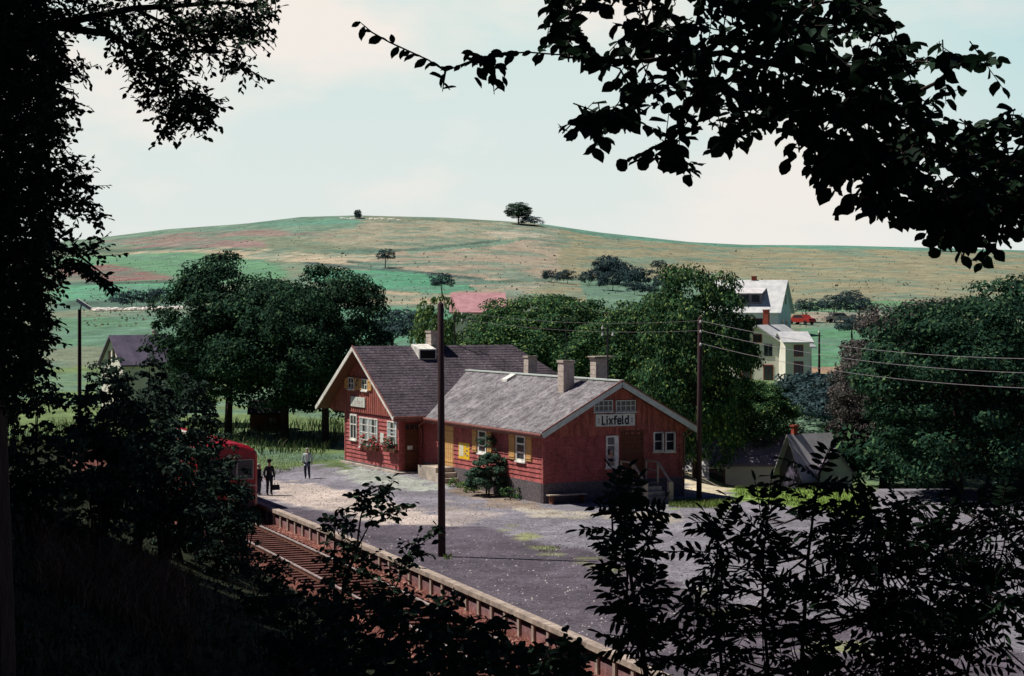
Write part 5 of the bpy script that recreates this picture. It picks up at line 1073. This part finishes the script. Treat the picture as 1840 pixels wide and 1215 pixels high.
sprays(rl_, lpx, .078, .58, M['leafnear'], LE, twig=.005, per=(7, 13), limb_r=.06, droop=.3, trunk=([(LX.x, LX.y, gz(LX.x, LX.y) - .5), (LX.x, LX.y, 8), (LX.x, LX.y, 11), (LX.x - .2, LX.y, 18)], [.6, .48, .4, .25]), tight=1.25)
# --- compound leaved rowans lower right
def compound(C, D, ll, npair, ls, asp=.34):
    """pinnate leaves: rachis from C along D, curving down"""
    PP, DD, NN, SS = [], [], [], []; tw = MB()
    for c, d, L_ in zip(C, D, ll):
        d = d / np.linalg.norm(d); side = np.cross(d, [0, 0, 1.]); side /= max(np.linalg.norm(side), .05); roll = RN.normal() * .6; up = np.cross(side, d); side = side * math.cos(roll) + up * math.sin(roll); up = np.cross(side, d)
        k = int(npair + RN.integers(-1, 2)); pts = []
        for i in range(k + 1):
            t = (i + .8) / (k + .8); p = c + d * L_ * t + np.array([0, 0, -.28 * L_ * t * t]); pts.append(p); dd = d + np.array([0, 0, -.56 * t])
            if i == k: PP.append(p); DD.append(dd); NN.append(up); SS.append(ls * .9)
            else:
                for s in (-1, 1): PP.append(p); DD.append(side * s * .95 + dd * .45 + RN.normal(size=3) * .12 + np.array([0, 0, -.15])); NN.append(up + RN.normal(size=3) * .25); SS.append(ls * (1 - .35 * abs(t - .5)) * RN.uniform(.85, 1.1))
        tw.tube([c] + pts[::2] + [pts[-1]], .0022, 4, False)
    SS = np.array(SS); return leaves(np.array(PP), np.array(DD), np.array(NN), SS, SS * asp), tw
def rowan(stems, label, ls=.062, ll=.30, dens=10, npair=6, extra=()):
    """stems: list of pixel polylines at given depth, foot to tip"""
    r = empty('rowan_sapling', (0, 0, 0), 0, label, 'sapling'); f = MB(); C, D, LL = [], [], []
    for st, k, rad in stems:
        pts = [at(*p) for p in st]; g0 = pts[0].copy(); n = len(pts); f.tube(pts, [rad * (1 - .75 * i / (n - 1)) for i in range(n)], 7)
        for i in range(k):
            u = .12 + .88 * (i + RN.random() * .6) / k; u = min(u, 1) * (n - 1); j = min(int(u), n - 2); a, b = pts[j], pts[j + 1]; p = a.lerp(b, u - j); d = (b - a).normalized(); an = i * 2.4 + RN.normal() * .3
            out = np.array([math.cos(an), math.sin(an) * .8, .45 + RN.uniform(-.2, .5)]); 
            if i >= k - 2: out = out * .5 + np.array(tuple(d))
            C.append(np.array(tuple(p))); D.append(out); LL.append(ll * RN.uniform(.6, 1.15))
    for poly, n, d0, d1 in extra:
        xy = sample_poly(poly, n); Q = to3(xy[:, 0], xy[:, 1], RN.uniform(d0, d1, n)); A_ = np.array([tuple(at(*p)) for st, k, rad in stems for p in st])
        for c in Q:
            q = A_[np.argmin(((A_ - c) ** 2).sum(1))]; f.tube([q, (q + c) / 2 + np.array([0, 0, -.04]), c], [.005, .004, .002], 4, False)
            o = c - q; o = o / max(np.linalg.norm(o), .01) * .5 + RN.normal(size=3) * .6 + np.array([0, 0, .35]); C.append(c); D.append(o); LL.append(ll * RN.uniform(.6, 1.15))
    me, tw = compound(C, D, LL, npair, ls); link('foliage', me, M['leafnear'], r); f.v += []; f.build('stems', M['bark'], r); tw.build('leaf_stalks', M['bark'], r); return r
rowan([([(1175, 1400, 6.2), (1160, 1200, 6.3), (1140, 1080, 6.4), (1128, 1000, 6.5), (1122, 930, 6.6), (1125, 900, 6.6)], 26, .011), ([(1165, 1250, 6.2), (1145, 1130, 6.0), (1120, 1060, 6.0), (1105, 1000, 6.0)], 10, .006)],
      'slim rowan sapling rising in front of the shaded gable end', .062, .19, 10, 6, [([(1085,880),(1160,880),(1185,1000),(1150,1060),(1100,1030)], 15, 6.2, 6.8), ([(1110,1060),(1180,1060),(1240,1215),(1120,1215)], 20, 6, 6.8)])
rowan([([(1330, 1420, 7.2), (1300, 1240, 7.2), (1288, 1100, 7.3), (1288, 1010, 7.3), (1290, 950, 7.3)], 22, .010), ([(1420, 1420, 7.5), (1440, 1200, 7.5), (1452, 1000, 7.6), (1462, 920, 7.6), (1475, 840, 7.6)], 30, .012), ([(1380, 1350, 7), (1380, 1200, 7), (1370, 1080, 7), (1372, 990, 7), (1380, 930, 7)], 20, .009)],
      'leafy rowan with three upright stems before the yard', .066, .22, 10, 6, [([(1250,960),(1350,920),(1480,900),(1500,1215),(1240,1215)], 34, 6.6, 8.2)])
rowan([([(1620, 1420, 7.8), (1600, 1240, 7.8), (1585, 1100, 7.9), (1585, 1000, 7.9), (1570, 930, 7.9)], 26, .012), ([(1700, 1420, 8), (1740, 1200, 8), (1755, 1120, 8), (1780, 1060, 8)], 22, .010), ([(1830, 1420, 8.6), (1845, 1200, 8.7), (1858, 1040, 8.8), (1866, 940, 8.8)], 20, .011), ([(1660, 1420, 8), (1680, 1220, 8), (1670, 1090, 8), (1690, 960, 8)], 24, .010)],
      'dense dark rowan thicket in the lower right corner', .068, .24, 10, 6, [([(1490,920),(1600,900),(1720,1000),(1800,1070),(1810,1120),(1740,1150),(1640,1215),(1480,1215)], 150, 6.8, 8.6), ([(1600,890),(1900,900),(1900,1030),(1700,1010)], 60, 8, 9.5), ([(1240,1120),(1500,1040),(1600,1215),(1230,1215)], 28, 6.6, 8)])
# --- saplings over the track
def sapling(stems, regs_, label, leaf, d):
    r = empty('sapling', (0, 0, 0), 0, label, 'sapling'); sprays(regs_, stems, leaf, .62, M['leafnear'], r, twig=.005, per=(4, 8), limb_r=.03, droop=.15, tight=1.0); return r
sapling([[(600, 1130, 26, 1.2), (625, 1030, 26, .9), (640, 990, 26, .7), (648, 930, 26, .4), (660, 890, 26, .3), (700, 868, 26, .12)], [(640, 990, 26, .5), (670, 930, 26, .3), (740, 912, 26, .1)], [(600, 1130, 26, .8), (600, 1020, 26, .5), (602, 930, 26, .2)],
         [(640, 1100, 26, .8), (700, 1080, 26, .5), (740, 990, 26, .3), (790, 955, 26, .1)]],
        [([(635,880),(700,862),(720,868),(690,905),(650,935),(628,925)], 24, 25.4, 26.6, []), ([(650,915),(742,905),(740,918),(690,940),(655,950)], 16, 25.6, 26.4, []), ([(585,925),(620,915),(645,970),(650,1040),(590,1060),(575,1000)], 38, 25, 27, []),
         ([(575,1000),(680,990),(760,1020),(745,1060),(640,1110),(570,1100)], 72, 25, 27, []), ([(725,975),(790,945),(795,960),(770,1000),(720,1010)], 18, 25.6, 26.4, [])], 'slender leafy sapling standing across the track left of the dark pole', .115, 26)
sapling([[(600, 1400, 15, 1), (640, 1200, 15, .8), (760, 1120, 15, .4), (850, 1150, 15, .2)], [(640, 1200, 15, .8), (900, 1190, 15, .5), (1000, 1170, 15, .2)]],
        [([(560,1080),(700,1060),(760,1090),(790,1110),(860,1110),(880,1160),(960,1160),(1040,1180),(1040,1260),(560,1260)], 420, 13, 17, []), ([(780,1080),(815,1075),(820,1130),(770,1150)], 22, 14.4, 15.4, []), ([(860,1110),(905,1115),(910,1180),(860,1180)], 20, 14.4, 15.4, []), ([(960,1165),(1060,1150),(1050,1215),(960,1215)], 26, 12, 13.4, [])], 'low dark brambles along the near side of the track at the bottom', .10, 15)
# --- bushes on the bank
def bankbush(px, ptop, wpx, d, label, dens=1.0, m='leafbank', low=.6, size=.16):
    q = at(px, 700, d); z = gz(q.x, q.y); h = CH - (ptop - HY) / F * d - z; rx = wpx / F * d / 2; n = int(3400 * dens)
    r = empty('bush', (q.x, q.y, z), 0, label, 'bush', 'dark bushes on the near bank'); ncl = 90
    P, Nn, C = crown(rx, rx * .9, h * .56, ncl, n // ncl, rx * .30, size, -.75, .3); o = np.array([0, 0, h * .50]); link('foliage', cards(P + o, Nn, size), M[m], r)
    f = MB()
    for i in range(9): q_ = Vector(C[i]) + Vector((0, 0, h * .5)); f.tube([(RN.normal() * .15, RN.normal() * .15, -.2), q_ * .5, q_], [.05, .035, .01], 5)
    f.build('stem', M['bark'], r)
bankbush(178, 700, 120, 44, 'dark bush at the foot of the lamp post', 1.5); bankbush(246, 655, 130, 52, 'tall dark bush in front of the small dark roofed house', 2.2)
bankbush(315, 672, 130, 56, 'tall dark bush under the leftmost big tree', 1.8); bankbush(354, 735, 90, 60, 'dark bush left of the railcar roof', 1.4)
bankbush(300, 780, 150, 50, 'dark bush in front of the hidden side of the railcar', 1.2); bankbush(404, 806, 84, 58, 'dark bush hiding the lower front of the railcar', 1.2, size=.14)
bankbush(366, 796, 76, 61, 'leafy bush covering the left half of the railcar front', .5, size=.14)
bankbush(438, 856, 56, 62, 'small leafy bush added to darken the railcar front', .6, size=.13)  # bush added in place of the deep shade on the railcar front
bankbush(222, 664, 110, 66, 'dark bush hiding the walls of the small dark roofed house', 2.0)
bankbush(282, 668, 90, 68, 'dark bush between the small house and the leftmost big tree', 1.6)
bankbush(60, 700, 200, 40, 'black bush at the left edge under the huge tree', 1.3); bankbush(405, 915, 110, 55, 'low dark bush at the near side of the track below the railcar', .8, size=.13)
bankbush(480, 1000, 90, 44, 'small dark bush beside the rails', .6, size=.11); bankbush(540, 1070, 120, 34, 'dark bush on the bank left of the slender sapling', .8, size=.10)
for x, y in ((250, 790), (200, 820), (290, 760)): pass
# --- undergrowth covering the bank
n = 60000; d = 1 / RN.uniform(1 / 90, 1 / 7.0, n); px = RN.uniform(-60, 1150, n); X = (px - HX) / F * d; w_ = (edgeX(d) - X) * .93; k = (w_ > 5.2 + RN.uniform(0, 1.2, n)); X = X[k]; d = d[k]
P = np.stack([X, d, zground(X, d) - .03], 1); hgt = .12 + .32 * RN.random(len(P)) ** 2 + .0
tag(link('grass', blades(P, hgt, np.clip(.0007 * d, .004, .05)), M['grassdark']), 'dark rough grass covering the near bank', kind='stuff') if False else None
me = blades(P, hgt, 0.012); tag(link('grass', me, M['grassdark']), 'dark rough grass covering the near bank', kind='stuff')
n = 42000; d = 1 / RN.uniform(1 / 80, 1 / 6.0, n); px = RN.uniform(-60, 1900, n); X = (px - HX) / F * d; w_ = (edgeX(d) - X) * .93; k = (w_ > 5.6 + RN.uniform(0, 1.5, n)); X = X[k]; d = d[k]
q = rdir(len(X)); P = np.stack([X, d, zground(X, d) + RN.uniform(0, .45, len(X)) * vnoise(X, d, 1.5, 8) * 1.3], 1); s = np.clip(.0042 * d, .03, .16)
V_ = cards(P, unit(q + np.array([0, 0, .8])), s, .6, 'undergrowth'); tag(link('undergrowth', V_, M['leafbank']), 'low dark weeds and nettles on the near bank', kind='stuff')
n = 1500; px = RN.uniform(60, 350, n); d = RN.uniform(30, 46, n); X = (px - HX) / F * d; P = np.stack([X, d, zground(X, d)], 1)
tag(link('dry_grass', blades(P, .75, .012, .9), M['drygrass']), 'patch of tall dry reddish grass on the left of the bank', kind='stuff')
# green grass strips in the yard and under the left trees
def grasspatch(poly, n, h, label, m='grassgreen'):
    xy = sample_poly(poly, n); P = []
    for a, b in xy: q = atz(a, b, 0); P.append((q.x, q.y, gz(q.x, q.y) - .01))
    tag(link('grass', blades(np.array(P), h, .012), M[m]), label, kind='stuff')
grasspatch([(1205, 898), (1330, 900), (1300, 914), (1200, 912)], 2200, .16, 'green grass tuft strip at the right corner of the station')
grasspatch([(1320, 872), (1560, 882), (1560, 925), (1440, 912), (1320, 892)], 3500, .18, 'bright grass along the yard edge')
grasspatch([(440, 822), (520, 818), (640, 835), (560, 842), (460, 860)], 1500, .15, 'grass strip beside the railcar')
grasspatch([(960, 982), (1005, 982), (1010, 995), (970, 993)], 260, .06, 'thin grass growing through the forecourt'); grasspatch([(796, 998), (812, 998), (812, 1006), (798, 1006)], 120, .12, 'grass tuft at the foot of the dark pole'); grasspatch([(1070, 1018), (1140, 1020), (1140, 1034), (1080, 1032)], 260, .06, 'thin weeds beside the pole shadow')
n = 4000; X = RN.uniform(-36, -12, n); d = RN.uniform(114, 140, n); P = np.stack([X, d, zground(X, d)], 1); tag(link('tall_grass', blades(P, .6, .03), M['grassmeadow']), 'tall sunlit grass beyond the left trees', kind='stuff')
# --- unseen wood added around the viewpoint to shade the bank
tree_template('wood', 5.5, 7.5, 12.5, 200, 46, 1.7, .62, M['leafbank'], .4, bottom=-.8)
wl = 'unseen beeches added around the viewpoint for shade'
WP = []
for i, Y in enumerate(range(-18, 80, 7)):
    left = -.2875 * max(Y, 0)
    if Y < 57: WP += [(left - 7.5 - (1.5 if i % 2 else 0) - (3.0 if Y > 52 else 0), Y, 1.0 if Y < 52 else .8), (left - 15, Y + 3, 1.05)]
    elif i % 2: WP += [(left - 20, Y, .8)]
for X in (-8, 0, 8, 16): WP += [(X, -9, 1.0), (X + 3, -17, 1.1)]
WP += [(12, 2, .95), (14, 12, .8)]
for i, (X, Y, s) in enumerate(WP):
    T('wood', 'beech_tree', X, Y, 'tall unseen beech added to shade the near bank', rz=i * 1.9, s=s, sz=s * (1.0 if Y < 55 else .75), group=wl)
T('wood', 'beech_tree', -1.5, -4.5, 'tall unseen beech added to shade the near bank', rz=.6, s=1.0, group=wl)

# --- summer haze over the valley
def haze():
    f = MB(); f.box(-1000, 1000, -260, 1700, -30, 95); o = f.build('haze', None); tag(o, 'thin blue summer haze over the valley', kind='stuff')
    m = bpy.data.materials.new('haze'); m.use_nodes = True; nt = m.node_tree; nt.nodes.clear(); v = nt.nodes.new('ShaderNodeVolumePrincipled')
    v.inputs['Color'].default_value = (.72, .86, .95, 1); v.inputs['Density'].default_value = .00045; v.inputs['Anisotropy'].default_value = .2
    out = nt.nodes.new('ShaderNodeOutputMaterial'); nt.links.new(v.outputs[0], out.inputs['Volume']); o.data.materials.append(m)
pass
